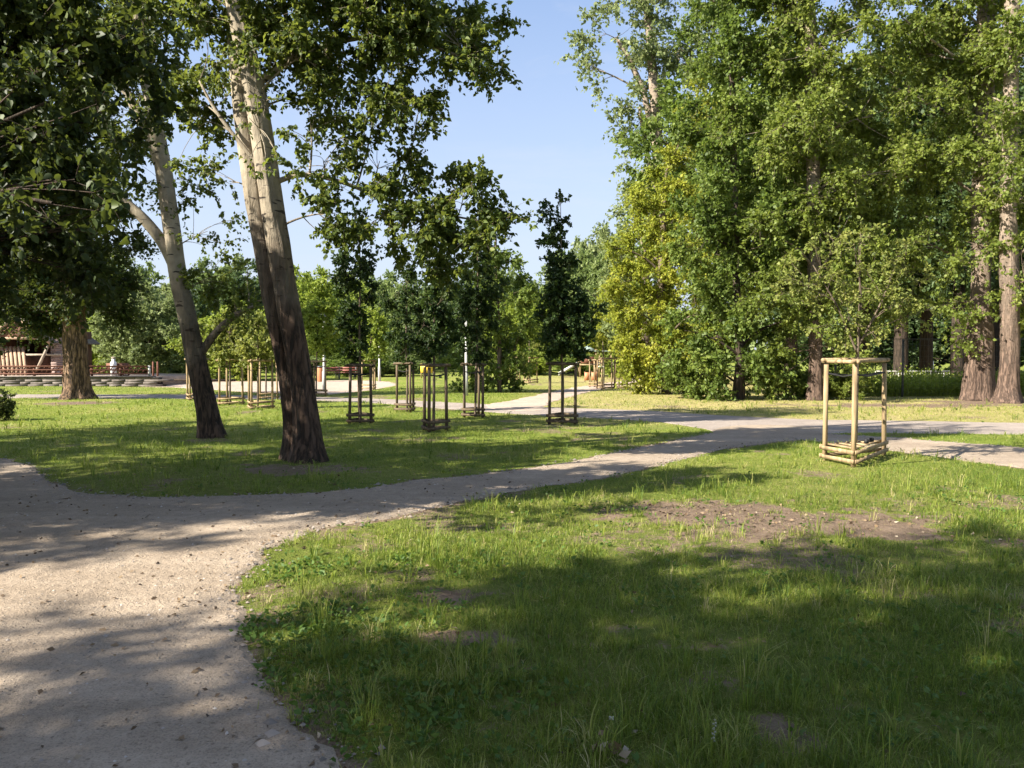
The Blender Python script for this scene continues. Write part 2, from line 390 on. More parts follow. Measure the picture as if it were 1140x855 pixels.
# ------------------------------------------------------------------ paths
def catmull(P, n=8):
    P = np.array(P, float); m = len(P); out = []
    for i in range(m):
        p0, p1, p2, p3 = P[(i - 1) % m], P[i], P[(i + 1) % m], P[(i + 2) % m]
        k = max(2, min(60, int(np.linalg.norm(p2 - p1) / 0.12))) if np.linalg.norm(p2 - p1) < 12 else 6
        t = np.linspace(0, 1, k, endpoint=False)[:, None]
        if np.linalg.norm(p2 - p1) > 12 or np.linalg.norm(p1 - p0) > 12 or np.linalg.norm(p3 - p2) > 12: out.append(p1 + (p2 - p1) * t)
        else: out.append(0.5 * (2 * p1 + (p2 - p0) * t + (2 * p0 - 5 * p1 + 4 * p2 - p3) * t ** 2 + (3 * p1 - p0 - 3 * p2 + p3) * t ** 3))
    return np.concatenate(out)
def wobble(P, amp, s):
    k2 = (fbm(P[:, 0] * 7, P[:, 1] * 7, s + 5, 3) - 0.5) * amp * 0.9
    d = np.roll(P, -1, 0) - np.roll(P, 1, 0); nn = norm(np.stack([d[:, 1], -d[:, 0]], 1))
    k = (fbm(P[:, 0] * 1.7, P[:, 1] * 1.7, s, 4) - 0.5) * 2 * amp
    return P + nn * (k + k2)[:, None]
def inside(P, x, y):
    x = np.asarray(x, float); y = np.asarray(y, float); r = np.zeros(x.shape, bool)
    bx0, by0 = P.min(0); bx1, by1 = P.max(0)
    ok = (x > bx0) & (x < bx1) & (y > by0) & (y < by1); I = np.where(ok)[0]
    for ch in np.array_split(I, max(1, len(I) // 4000)):
        xx = x[ch][:, None]; yy = y[ch][:, None]; x1, y1 = P[:, 0][None], P[:, 1][None]; x2, y2 = np.roll(P[:, 0], -1)[None], np.roll(P[:, 1], -1)[None]
        c = ((y1 > yy) != (y2 > yy)) & (xx < (x2 - x1) * (yy - y1) / (y2 - y1 + 1e-12) + x1)
        r[ch] = c.sum(1) % 2 == 1
    return r
def distp(P, x, y, lim=1.5):
    x = np.asarray(x, float); y = np.asarray(y, float); r = np.full(x.shape, lim)
    bx0, by0 = P.min(0) - lim; bx1, by1 = P.max(0) + lim
    I = np.where((x > bx0) & (x < bx1) & (y > by0) & (y < by1))[0]
    A = P; B = np.roll(P, -1, 0); AB = B - A; l2 = (AB ** 2).sum(1) + 1e-12
    for ch in np.array_split(I, max(1, len(I) // 3000)):
        px = x[ch][:, None] - A[None, :, 0]; py = y[ch][:, None] - A[None, :, 1]
        t = np.clip((px * AB[:, 0] + py * AB[:, 1]) / l2, 0, 1)
        r[ch] = np.minimum(lim, np.sqrt(((px - t * AB[:, 0]) ** 2 + (py - t * AB[:, 1]) ** 2).min(1)))
    return r
def G(*pts): return [gp(*p) for p in pts]

main_path = G((0, 511), (60, 541), (140, 553), (230, 552), (330, 551), (400, 544), (480, 534), (560, 526), (650, 511), (740, 494), (790, 482), (815, 474),
              (880, 474), (918, 479), (930, 484), (1000, 488), (1140, 499))
main_path += [(22, 14.0), (22, 10.5)]
main_path += G((1140, 521), (1070, 512), (1000, 502), (930, 494), (890, 489), (830, 496), (760, 509), (700, 525), (600, 541), (500, 561), (392, 581), (318, 601), (275, 628),
               (257, 655), (268, 700), (297, 750), (330, 800), (358, 855))
main_path += [(-0.62, 2.4), (-0.42, 1.0), (-0.5, -6), (-16, -8), (-18, 4), (-18, 13.5), (-12, 13.2)]
main_path = wobble(catmull(main_path), 0.14, 3)
grey_path = G((1140, 471), (1000, 468.5), (900, 467), (800, 462.5), (740, 458.5), (680, 455.8), (640, 454.6), (585, 452.5), (540, 450), (480, 447), (420, 444), (355, 442))
grey_path += [(-13, 33.6), (-30, 34), (-30, 32.0)]
grey_path += G((330, 444.5), (420, 448.5), (500, 455), (560, 459.5), (620, 463), (690, 466.5), (740, 470), (790, 478), (850, 487), (930, 481.5), (1040, 482), (1140, 483.5))
grey_path += [(26, 17.3), (26, 20.5)]
grey_path = wobble(catmull(grey_path), 0.09, 11)
play_path = G((545, 451), (585, 443), (640, 431.5), (690, 424.5), (745, 418), (800, 416), (800, 419), (740, 423), (705, 427), (665, 434), (635, 441), (612, 448), (600, 457), (560, 456))
play_path = wobble(catmull(play_path), 0.2, 19)
plaza = G((60, 429), (186, 431), (300, 438), (360, 439), (395, 436), (425, 432), (440, 428), (425, 424.5), (380, 423.5), (300, 424.5), (186, 423), (60, 421))
plaza = wobble(catmull(plaza), 0.25, 23)
PATHS = [main_path, grey_path, play_path, plaza]
PM = np.array(main_path)

def flat(name, P, z, mat):
    Q = np.roll(P, -1, 0); seg = np.linalg.norm(Q - P, axis=1); near = (P[:, 1] > 0.5) & (P[:, 1] < 16) & (np.abs(P[:, 0]) < 12) & (seg > .03)
    cnt = np.where(near, np.clip((seg / .035).astype(int), 1, 6), 1); ii = np.repeat(np.arange(len(P)), cnt)
    tt = np.concatenate([np.arange(c) / c for c in cnt]); P2 = P[ii] + (Q - P)[ii] * tt[:, None]
    nr = norm(np.stack([(Q - P)[:, 1], -(Q - P)[:, 0]], 1))[ii]
    P2 = P2 + nr * ((fbm(P2[:, 0] * 16, P2[:, 1] * 16, 97, 3) - .5) * .055 * near[ii])[:, None]; P = P2
    tri = tessellate_polygon([[Vector((p[0], p[1], 0)) for p in P]])
    n = len(P); d = np.roll(P, -1, 0) - np.roll(P, 1, 0); nn = norm(np.stack([d[:, 1], -d[:, 0]], 1))
    if (P[:, 0] * np.roll(P[:, 1], -1) - P[:, 1] * np.roll(P[:, 0], -1)).sum() < 0: nn = -nn
    O = P + nn * 0.07
    vs_ = [(p[0], p[1], z) for p in P] + [(p[0], p[1], -0.012) for p in O]
    me = bpy.data.meshes.new(name); me.from_pydata(vs_, [], [tuple(t) for t in tri] + [(i, (i + 1) % n, n + (i + 1) % n, n + i) for i in range(n)]); me.update()
    import bmesh
    bm = bmesh.new(); bm.from_mesh(me)
    for f in bm.faces:
        f.normal_update()
        if f.normal.z < 0: f.normal_flip()
    bm.to_mesh(me); bm.free(); me.materials.append(mat)
    o = bpy.data.objects.new(name, me); COL.objects.link(o); tag(o, kind='structure'); return o

M['dirt'] = dirt_mat("dirt", (0.39, 0.315, 0.242), (0.29, 0.23, 0.172))
M['grey_gravel'] = dirt_mat("grey_gravel", (0.36, 0.305, 0.262), (0.285, 0.24, 0.207), 0.35)
M['sand_path'] = dirt_mat("sand_path", (0.47, 0.375, 0.305), (0.39, 0.305, 0.245), 0.3)
flat("grey_path", grey_path, 0.004, M['grey_gravel'])
flat("dirt_path", main_path, 0.008, M['dirt'])
flat("playground_path", play_path, 0.012, M['sand_path'])
flat("plaza", plaza, 0.004, M['sand_path'])

def dryness(x, y):
    r = sstep(17.5, 21, y) * sstep(-0.02, 0.10, x / np.maximum(y, 1)) * sstep(75, 55, y)
    return np.clip(r * (0.35 + 1.0 * fbm(x * .45, y * .45, 121, 4)), 0, 1)
def axis(lo, hi, f0, f1, h, g=1.09):
    a = list(np.arange(f0, f1 + h * 0.5, h)); st = h
    while a[-1] < hi: st *= g; a.append(a[-1] + st)
    st = h
    while a[0] > lo: st *= g; a.insert(0, a[0] - st)
    return np.array(a)
gx = axis(-900, 900, -9, 10, 0.11); gy = axis(-120, 1500, 1.6, 15, 0.10, 1.06)
X, Y = np.meshgrid(gx, gy)
SD = np.full(X.size, 1.2)
for P in PATHS:
    d_ = distp(P, X.ravel(), Y.ravel(), 1.2); k_ = inside(P, X.ravel(), Y.ravel())
    SD = np.minimum(SD, np.where(k_, -d_, d_))
SD = SD.reshape(X.shape)
def pathinfo(x, y, lim=1.2):       # (inside a path?, distance to its edge)
    i = np.clip(np.searchsorted(gx, x) - 1, 0, len(gx) - 2); j = np.clip(np.searchsorted(gy, y) - 1, 0, len(gy) - 2)
    fx = np.clip((x - gx[i]) / (gx[i + 1] - gx[i]), 0, 1); fy = np.clip((y - gy[j]) / (gy[j + 1] - gy[j]), 0, 1)
    q = (SD[j, i] * (1 - fx) + SD[j, i + 1] * fx) * (1 - fy) + (SD[j + 1, i] * (1 - fx) + SD[j + 1, i + 1] * fx) * fy
    return q < 0, np.abs(q)
def lawn_z(x, y, ins, d):
    u = 0.07 * (fbm(x * 0.25, y * 0.25, 5, 3) - 0.25) + 0.02 * fbm(x * 1.3, y * 1.3, 8, 3)
    return np.where(ins, -0.012 - 0.02 * sstep(0, .3, d), -0.004 + sstep(0.03, 0.9, d) * np.maximum(0.004, u))
# bare soil in the lawn: (pixel x, y, half width m, half depth m, strength)
SOIL = []
for px, py, rx, ry, k in ((800, 574, 1.15, 0.75, 1.05), (880, 583, 1.35, 0.75, 1.1), (962, 591, .85, 0.5, .95), (745, 566, 0.6, 0.45, .9), (505, 668, 0.32, 0.22, 1.0), (525, 712, 0.28, 0.14, 1.0), (868, 818, 0.16, 0.22, 1.0),
                          (690, 705, 0.2, 0.1, .7), (420, 610, 0.4, 0.25, .55), (600, 585, 0.5, 0.25, .45), (1130, 605, 0.3, 0.2, .8), (650, 720, .12, .08, .7), (410, 715, .15, .12, .7),
                          (330, 790, .25, .3, .55), (360, 770, .2, .2, .5), (300, 660, .2, .3, .6), (570, 745, .15, .1, .6), (930, 790, .12, .08, .6), (85, 450, 1.6, 1.1, .8), (340, 525, 1.1, .6, .6), (237, 492, .8, .5, .5),
                          (1000, 452, 4.5, 1.0, .75), (1085, 449, 2.0, 1.2, .9), (240, 566, .5, .25, .4)):
    g = gp(px, py); SOIL.append((g[0], g[1], rx, ry, k))
def soil(x, y, ins, d):
    s = np.zeros(len(x))
    nz = 0.55 * (fbm(x * 2.2, y * 2.2, 31, 4) - 0.5) + 0.75 * (fbm(x * 8.5, y * 8.5, 37, 3) - 0.5)
    for cx, cy, rx, ry, k in SOIL:
        q = np.sqrt(((x - cx) / rx) ** 2 + ((y - cy) / ry) ** 2) + nz * 1.7
        s = np.maximum(s, (k if rx > .6 else k * .8) * sstep(1.3, 0.45, q))
    e = np.minimum(d + nz * 0.22, 1.2)
    s = np.maximum(s, 0.9 * sstep(0.16, -0.02, e + 0.25 * (fbm(x * 1.1, y * 1.1, 47, 3) - 0.45)))
    pn = fbm(x * 0.9 + 7, y * 0.9, 41, 4)
    s = np.maximum(s, 0.5 * sstep(0.60, 0.76, pn + .25 * nz))
    return np.clip(s, 0, 1)

x = X.ravel(); y = Y.ravel()
ins, dd = pathinfo(x, y); z = lawn_z(x, y, ins, dd); so = soil(x, y, ins, dd)
nx = len(gx); i = np.arange(len(gy) - 1)[:, None] * nx; j = np.arange(nx - 1)[None]
q = np.stack([i + j, i + j + 1, i + nx + j + 1, i + nx + j], -1).reshape(-1, 4)
lm = MB(); lm.add(np.stack([x, y, z], 1), q, so)
m, nt, b = newmat("lawn_ground")
tc = N(nt, "ShaderNodeTexCoord"); v = tc.outputs["Object"]
av = N(nt, "ShaderNodeAttribute", attribute_name="var")
n1 = texnoise(nt, v, 0.35, 5, 0.6); n2 = texnoise(nt, v, 7, 6, 0.7, 0.4); n3 = texnoise(nt, v, 70, 3, 0.7)
s1 = math_(nt, 'ADD', math_(nt, 'MULTIPLY', n1.outputs[0], 0.5), math_(nt, 'MULTIPLY', n2.outputs[0], 0.5))
gr = ramp(nt, [(0.34, (0.095, 0.145, 0.018)), (0.5, (0.18, 0.215, 0.038)), (0.64, (0.31, 0.28, 0.095))]); nt.links.new(s1, gr.inputs[0])
sr = ramp(nt, [(0.30, (0.10, 0.068, 0.046)), (0.52, (0.205, 0.148, 0.104)), (0.72, (0.33, 0.25, 0.18))])
nt.links.new(math_(nt, 'ADD', math_(nt, 'MULTIPLY', n2.outputs[0], 0.55), math_(nt, 'MULTIPLY', n3.outputs[0], 0.45)), sr.inputs[0])
n4 = texnoise(nt, v, 24, 5, .7)
f = math_(nt, 'ADD', math_(nt, 'ADD', av.outputs["Fac"], math_(nt, 'MULTIPLY', math_(nt, 'SUBTRACT', n2.outputs[0], 0.5), 1.0)), math_(nt, 'MULTIPLY', math_(nt, 'SUBTRACT', n4.outputs[0], 0.5), 1.3))
fr = ramp(nt, [(0.30, (0, 0, 0)), (0.55, (1, 1, 1))]); nt.links.new(f, fr.inputs[0])
dv = N(nt, "ShaderNodeAttribute", attribute_name="dry"); gdr = mixc(nt, dv.outputs["Fac"], gr.outputs[0], (0.36, 0.30, 0.13))
lv_ = N(nt, "ShaderNodeAttribute", attribute_name="near_dark"); gdr = mixc(nt, math_(nt, 'MULTIPLY', lv_.outputs["Fac"], .35), gdr, (0.055, 0.062, 0.020))
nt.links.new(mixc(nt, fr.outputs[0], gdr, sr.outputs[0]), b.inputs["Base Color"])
b.inputs["Roughness"].default_value = 0.95; b.inputs["Specular IOR Level"].default_value = 0.1
bump(nt, b, math_(nt, 'ADD', n2.outputs[0], math_(nt, 'MULTIPLY', n3.outputs[0], 0.5)), 1.0, 0.05)
M['lawn'] = m
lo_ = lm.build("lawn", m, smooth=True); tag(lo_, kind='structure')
da = lo_.data.attributes.new("dry", 'FLOAT', 'POINT'); da.data.foreach_set("value", dryness(x, y).astype(np.float32))
ld = lo_.data.attributes.new("near_dark", 'FLOAT', 'POINT'); ld.data.foreach_set("value", (1 - sstep(8, 16, y)).astype(np.float32))  # lawn base painted darker towards the viewer so the blades stand out

# ------------------------------------------------------------------ grass
def blades_at(x, y, z, h, w, lean, var, segs):
    n = len(x); a = rng.uniform(0, 6.283, n); sd = np.stack([np.cos(a), np.sin(a), 0 * a], 1)
    ld = rng.uniform(0, 6.283, n); l = np.stack([np.cos(ld), np.sin(ld), 0 * ld], 1) * lean[:, None]
    b0 = np.stack([x, y, z - 0.01], 1); up = np.array([0, 0, 1.0])
    if segs == 1:
        v = np.stack([b0 - sd * w[:, None] / 2, b0 + sd * w[:, None] / 2, b0 + l * h[:, None] + up * h[:, None]], 1)
        return v.reshape(-1, 3), np.arange(n * 3).reshape(n, 3), np.repeat(var, 3)
    m1 = b0 + l * (h * 0.32)[:, None] + up * (h * 0.58)[:, None]
    t = b0 + l * (h * 1.0)[:, None] + up * (h * (1 - 0.3 * np.minimum(1, lean)))[:, None]
    v = np.stack([b0 - sd * w[:, None] / 2, b0 + sd * w[:, None] / 2, m1 + sd * w[:, None] * 0.38, m1 - sd * w[:, None] * 0.38, t], 1)
    k = np.arange(n)[:, None] * 5
    return v.reshape(-1, 3), [k + np.array([[0, 1, 2, 3]]), k + np.array([[3, 2, 4]])], np.repeat(var, 5)

gm = MB()
def grass_ring(d0, d1, dens, hmul, wmul, segs, margin=1.6):
    yy = []; xx = []
    hw = 0.66 * d1 + margin; n = int(dens * (d1 - d0) * 2 * hw)
    y = rng.uniform(d0, d1, n); x = rng.uniform(-hw, hw, n); k = np.abs(x) < 0.66 * y + margin; x = x[k]; y = y[k]
    ins, d = pathinfo(x, y, 0.8); s = soil(x, y, ins, d)
    tuft = fbm(x * 2.2, y * 2.2, 51, 3); big = fbm(x * 0.5, y * 0.5, 61, 3)
    p = np.clip(1.0 - 1.15 * s, 0.03, 1) * (0.25 + 1.5 * tuft) * np.where(ins, np.exp(-d / 0.07) * 0.5, 1.0)
    k = rng.random(len(x)) < p; x, y, ins, d, tuft, big, s = (q[k] for q in (x, y, ins, d, tuft, big, s))
    z = lawn_z(x, y, ins, d); n = len(x)
    h = (0.028 + 0.085 * np.clip(tuft - 0.25, 0, 1) * (0.5 + big)) * rng.uniform(0.5, 1.6, n) * hmul * (0.6 + 0.4 * sstep(0.0, 0.5, d)) * (1 - 0.4 * s)
    tall = rng.random(n) < 0.012; h[tall] *= 2.1
    w = rng.uniform(0.0022, 0.0048, n) * wmul
    var = np.clip(0.36 + 0.5 * (fbm(x * 0.7 + 3, y * 0.7, 71, 4) - 0.5) + 0.35 * s + .3 * dryness(x, y) + rng.normal(0, 0.19, n) + (rng.random(n) < 0.06) * 0.4, 0, 1)
    ln_ = rng.uniform(0.1, 0.95, n); fl = rng.random(n) < .2; ln_[fl] = rng.uniform(1.4, 3.2, fl.sum()); var = np.where(fl, np.clip(var + .28, 0, 1), var); h = np.where(fl, h * .55, h)
    gm.add(*blades_at(x, y, z, h, w, ln_, var, segs))
grass_ring(1.9, 5.0, 6800, 1.1, 1.0, 2)
grass_ring(5.0, 9.0, 3300, 1.0, 1.35, 2)
grass_ring(9.0, 15.0, 1150, 0.95, 1.9, 1)
grass_ring(15.0, 24.0, 420, 0.9, 3.2, 1)
grass_ring(24.0, 42.0, 110, 0.9, 6.5, 1)
def tufts(d0, d1, dens, lmul, wmul, nb):
    hw = 0.66 * d1 + 1.2; n = int(dens * (d1 - d0) * 2 * hw)
    y = rng.uniform(d0, d1, n); x = rng.uniform(-hw, hw, n); k = np.abs(x) < 0.66 * y + 1.2; x = x[k]; y = y[k]
    ins, d = pathinfo(x, y); s = soil(x, y, ins, d); c = fbm(x * 1.1, y * 1.1, 83, 3)
    k = (~ins) & (rng.random(len(x)) < np.clip(1.1 - 1.2 * s, .04, 1) * np.clip(2.4 * (c - .28), 0.05, 1)); x, y, d, s, c = x[k], y[k], d[k], s[k], c[k]
    z = lawn_z(x, y, np.zeros(len(x), bool), d); sz = rng.gamma(5, .2, len(x)) * (0.6 + 0.8 * c) * (0.55 + 0.45 * sstep(0, .5, d)); tv = rng.normal(0, .12, len(x)) + (rng.random(len(x)) < .10) * .3
    i = np.repeat(np.arange(len(x)), np.maximum(4, rng.poisson(nb, len(x)))); m = len(i)
    a = rng.uniform(0, 6.283, m); q = 0.028 * sz[i] * np.sqrt(rng.random(m)); h = lmul * sz[i] * rng.uniform(0.5, 1.25, m)
    X0 = x[i] + q * np.cos(a); Y0 = y[i] + q * np.sin(a); out = rng.uniform(0.15, 1.15, m); a2 = a + rng.normal(0, .6, m)
    sd = np.stack([-np.sin(a2), np.cos(a2), 0 * a], 1) * (rng.uniform(.0022, .0042, m) * wmul)[:, None]; l = np.stack([np.cos(a2), np.sin(a2), 0 * a], 1)
    up = np.array([0, 0, 1.0]); b0 = np.stack([X0, Y0, z[i] - .01], 1)
    m1 = b0 + l * (h * out * .25)[:, None] + up * (h * .6)[:, None]; m2 = b0 + l * (h * out * .62)[:, None] + up * (h * (1.0 - .22 * out))[:, None]; t = b0 + l * (h * out)[:, None] + up * (h * (1.08 - .62 * out))[:, None]
    v = np.stack([b0 - sd * .5, b0 + sd * .5, m1 + sd * .5, m1 - sd * .5, m2 + sd * .38, m2 - sd * .38, t], 1); k = np.arange(m)[:, None] * 7
    var = np.clip(.40 + tv[i] + .3 * s[i] + .35 * (fbm(X0 * .7 + 3, Y0 * .7, 71, 4) - .5) + rng.normal(0, .16, m), 0, 1)
    gm.add(v.reshape(-1, 3), [k + np.array([[0, 1, 2, 3]]), k + np.array([[3, 2, 4, 5]]), k + np.array([[5, 4, 6]])], np.repeat(var, 7))
tufts(1.9, 5.5, 95, .112, 1.05, 17)
tufts(5.5, 10, 48, .10, 1.5, 12)
tufts(10, 17, 17, .095, 2.3, 8)
tufts(17, 28, 5, .10, 4.0, 6)
M['grass'] = leaf_mat("grass_blades", [(0, (0.03, 0.07, 0.010)), (0.30, (0.115, 0.178, 0.022)), (0.58, (0.265, 0.305, 0.05)), (0.8, (0.33, 0.31, 0.095)), (1, (0.48, 0.40, 0.21))], 0.38, (0.32, 0.42, 0.05), 0.5)
tag(gm.build("grass", M['grass']), "short uneven grass covering the lawns", kind='stuff')

# low broad-leaved weeds near the bend of the path
wm = MB()
wp = []
for px, py, r, n in ((330, 700, .35, 70), (380, 740, .45, 80), (430, 690, .5, 70), (340, 640, .35, 50), (480, 640, .5, 40), (420, 800, .4, 60), (560, 800, .5, 50), (520, 760, .5, 50), (1020, 830, .3, 18), (700, 640, 1.2, 40), (1090, 560, .8, 40), (900, 700, 1.2, 50), (620, 560, .8, 30), (1060, 760, .6, 25)):
    g = gp(px, py); a = rng.uniform(0, 6.283, n); q = r * np.sqrt(rng.random(n)); wp.append(np.stack([g[0] + q * np.cos(a), g[1] + q * np.sin(a)], 1))
wn = 900; wy = rng.uniform(2.1, 13, wn); wx = rng.uniform(-1, 1, wn) * (.66 * wy + 1); kk = fbm(wx * 1.4, wy * 1.4, 111, 3) > .5; wp.append(np.stack([wx, wy], 1)[kk])
wp = np.concatenate(wp); ins, d = pathinfo(wp[:, 0], wp[:, 1]); wp = wp[~ins]; d = d[~ins]
wz = lawn_z(wp[:, 0], wp[:, 1], np.zeros(len(wp), bool), d)
idx = np.repeat(np.arange(len(wp)), rng.integers(5, 10, len(wp))); n = len(idx)
a = rng.uniform(0, 6.283, n); L = rng.uniform(0.018, 0.05, n)
up = rng.uniform(0.05, 0.8, n)
base = np.stack([wp[idx, 0] + 0.02 * np.cos(a), wp[idx, 1] + 0.02 * np.sin(a), wz[idx] + rng.uniform(0.01, 0.055, n)], 1)
leaf_quads(wm, base, np.stack([np.cos(a), np.sin(a), up], 1), L, np.clip(rng.normal(0.45, 0.2, n), 0, 1), 0.3)
M['weed'] = leaf_mat("weed_leaves", [(0, (0.035, 0.08, 0.014)), (0.5, (0.07, 0.135, 0.022)), (1, (0.14, 0.20, 0.04))], 0.3)
tag(wm.build("weeds", M['weed']), "low broad-leaved weeds in the lawn beside the path bend", kind='stuff')

# fallen leaves and bits on path edge and bare soil
fm = MB(); n = 1900
sx = []; 
ei = rng.integers(0, len(PM), 900); e = PM[ei] + rng.normal(0, 0.16, (900, 2)); sx.append(e)
g = np.array([[s_[0], s_[1]] for s_ in SOIL[:4]]); e = g[rng.integers(0, 4, 520)] + rng.normal(0, 1, (520, 2)) * np.array([0.6, 0.35]); sx.append(e)
e = np.stack([rng.uniform(-6, 0, 1000), rng.uniform(2.2, 12, 1000)], 1); sx.append(e)
e = np.stack([rng.uniform(-3, 6, 500), rng.uniform(2.2, 9, 500)], 1); sx.append(e)
sx = np.concatenate(sx); k = (sx[:, 1] > 1.8) & (sx[:, 1] < 16) & (np.abs(sx[:, 0]) < 9); sx = sx[k]; n = len(sx)
ins, d = pathinfo(sx[:, 0], sx[:, 1]); zz = np.where(ins, 0.012, lawn_z(sx[:, 0], sx[:, 1], ins, d) + 0.012)
a = rng.uniform(0, 6.283, n)
leaf_quads(fm, np.stack([sx[:, 0], sx[:, 1], zz], 1), np.stack([np.cos(a), np.sin(a), rng.uniform(0, 0.35, n)], 1), rng.uniform(0.012, 0.05, n), rng.random(n), 0.3)
g_ = gp(680, 846); c_ = g_ + rng.normal(0, .035, (16, 2)); leaf_quads(fm, np.concatenate([c_, rng.uniform(.03, .07, (16, 1))], 1), rng.normal(size=(16, 3)) * np.array([1, 1, .5]), rng.uniform(.035, .07, 16), rng.uniform(.4, 1, 16), .4)
k = rng.choice(n, 260, False); leaf_quads(fm, np.stack([sx[k, 0], sx[k, 1], zz[k] + .003], 1), np.stack([np.cos(a[k]), np.sin(a[k]), 0 * a[k]], 1), rng.uniform(.05, .14, 260), rng.random(260) * .4, .03)
M['litter'] = leaf_mat("leaf_litter", [(0, (0.05, 0.035, 0.025)), (0.5, (0.16, 0.105, 0.06)), (0.85, (0.28, 0.2, 0.12)), (1, (0.40, 0.33, 0.24))], 0.1, (0.3, 0.2, 0.1))
tag(fm.build("leaf_litter", M['litter']), "small dry leaves and bits on the path edge and bare soil", kind='stuff')
# stones on the path
pm_ = MB(); n = 1500
sx = np.stack([rng.uniform(-6, 0.2, n), rng.uniform(2.2, 11, n)], 1); ins, d = pathinfo(sx[:, 0], sx[:, 1]); sx = sx[ins]; n = len(sx)
r = rng.gamma(2.0, 0.0024, n) + 0.003
oc = np.array([[1, 0, 0], [0, 1, 0], [-1, 0, 0], [0, -1, 0], [0, 0, .7], [0, 0, -.7]])
v = np.concatenate([sx, np.full((n, 1), 0.009)], 1)[:, None] + oc[None] * r[:, None, None] * rng.uniform(0.6, 1.3, (n, 6, 1))
fc = np.array([[0, 1, 4], [1, 2, 4], [2, 3, 4], [3, 0, 4]]); pm_.add(v.reshape(-1, 3), (np.arange(n)[:, None, None] * 6 + fc[None]).reshape(-1, 3), np.repeat(rng.random(n), 6))
M['stone'] = leaf_mat("path_stone", [(0, (0.14, 0.12, 0.10)), (0.5, (0.30, 0.25, 0.21)), (1, (0.5, 0.45, 0.4))], 0.0)
ei = rng.integers(0, len(PM), 5200); e = PM[ei] + rng.normal(0, .10, (5200, 2)); e = e[(e[:, 1] > 1.8) & (e[:, 1] < 17) & (np.abs(e[:, 0]) < 11)]; n = len(e)
r = rng.gamma(2.0, 0.0045, n) + 0.003; ins, d = pathinfo(e[:, 0], e[:, 1]); zz = np.where(ins, .009, .004)
v = np.concatenate([e, zz[:, None]], 1)[:, None] + oc[None] * r[:, None, None] * rng.uniform(0.6, 1.3, (n, 6, 1))
pm_.add(v.reshape(-1, 3), (np.arange(n)[:, None, None] * 6 + fc[None]).reshape(-1, 3), np.repeat(rng.random(n) * .6, 6))
tag(pm_.build("gravel", M['stone']), "small stones scattered on the dirt path", kind='stuff')

# ------------------------------------------------------------------ near trees
A_D = 12.3
tree("poplar_tree", "large twin-trunked poplar by the dirt path, nearer of two leaning trees", "tree", gp(338, 520),
     [tp(A_D, (342, 519, 18.5), (342, 490, 15), (338, 440, 13), (328.5, 380, 12.6), (317, 320, 12.2), (308, 260, 12.5), (299, 200, 12.2), (290, 140, 12), (279, 80, 11.5), (266, 20, 11), (256, -40, 12), (240, -150, 10), (225, -260, 8), (215, -380, 3)),
      tp(A_D + 0.25, (332, 519, 16), (329, 470, 12), (320, 410, 11), (307, 350, 11), (297, 300, 10.5), (287, 240, 10.5), (279, 190, 10.5), (272, 140, 10.5), (267, 90, 10), (262, 30, 10, .2), (275, -60, 9, .5), (300, -200, 6, .8), (310, -300, 3, 1))],
     bl(12.0, (330, 30, 50), (400, 30, 58), (465, 35, 55), (520, 75, 34), (545, 60, 22), (440, 105, 48, 0, 1.7), (378, 105, 46, 0, 1.7), (425, 165, 34, 0, 1.5), (340, 140, 26, 0, 1.0), (375, 165, 24, 0, 1.2),
        (280, 50, 26, 36, 1.0, -.6), (296, 175, 22, 30, .6, -.7), (284, 120, 18, 20, .5, -.7), (235, 110, 34, 0, 1.5, .6), (225, 180, 30, 0, 1.3, .8), (245, 40, 45, 0, 2), (262, 215, 20, 20, .8, .8),
        (400, 235, 42, 32, 1.9), (440, 225, 40, 32, 2.2), (490, 220, 42, 30, 2.2), (535, 220, 34, 28, 2.0), (445, 268, 34, 26, 1.5), (385, 268, 34, 28, 1.6), (500, 272, 40, 34, 2.2), (562, 245, 20, 18, 1.6), (545, 270, 26, 26, 1.5), (425, 250, 38, 28, 1.6), (475, 245, 44, 30, 1.9), (522, 246, 42, 32, 2.4), (495, 280, 32, 22, 1.3), (450, 195, 28, 22, 1.5),
        (350, 20, 60, 0, 2, 1.0), (440, 25, 60, 0, 2, 1.0), (520, 35, 38, 0, 2, .8), (250, 90, 40, 0, 1.6, 1.0), (420, 100, 40, 0, 1.5, .8), (360, 110, 36, 0, 1.5, .7), (345, 188, 24, 20, 1.2), (385, 200, 28, 22, 1.5), (360, 72, 44), (500, 30, 46), (430, 60, 50), (310, 95, 26, 30, 1.4, .5), (215, 20, 45, 0, 2.4, .8), (200, 110, 36, 0, 2, 1), (460, 130, 30, 24, 1.6), (340, 10, 50), (395, 130, 36, 30, 1.8),
        (400, -70, 85), (300, -110, 90), (215, -70, 80), (480, -50, 50), (320, -240, 100, 0, 1.2), (190, -190, 80, 0, 1.2)),
     0.085, M['leaf_poplar'], M['bark_poplar'], R=0.36, lai=2.4, ridge=0.085, flare=0.45, sides=44, step=0.08, limbmin=3.6, limb_r=0.028, rnd=True,
     limbs=[tp(A_D, (302, 205, 3.4), (332, 192, 2.8), (375, 200, 2.3), (430, 222, 1.9), (490, 238, 1.4), (545, 248, .8)), tp(A_D, (284, 95, 5), (330, 60, 4), (400, 40, 3), (480, 50, 2), (530, 70, 1)),
            tp(A_D, (292, 190, 2.6), (268, 160, 2.2), (240, 125, 1.8), (222, 90, 1.2))], twig_r=0.003)
B_D = 16.0
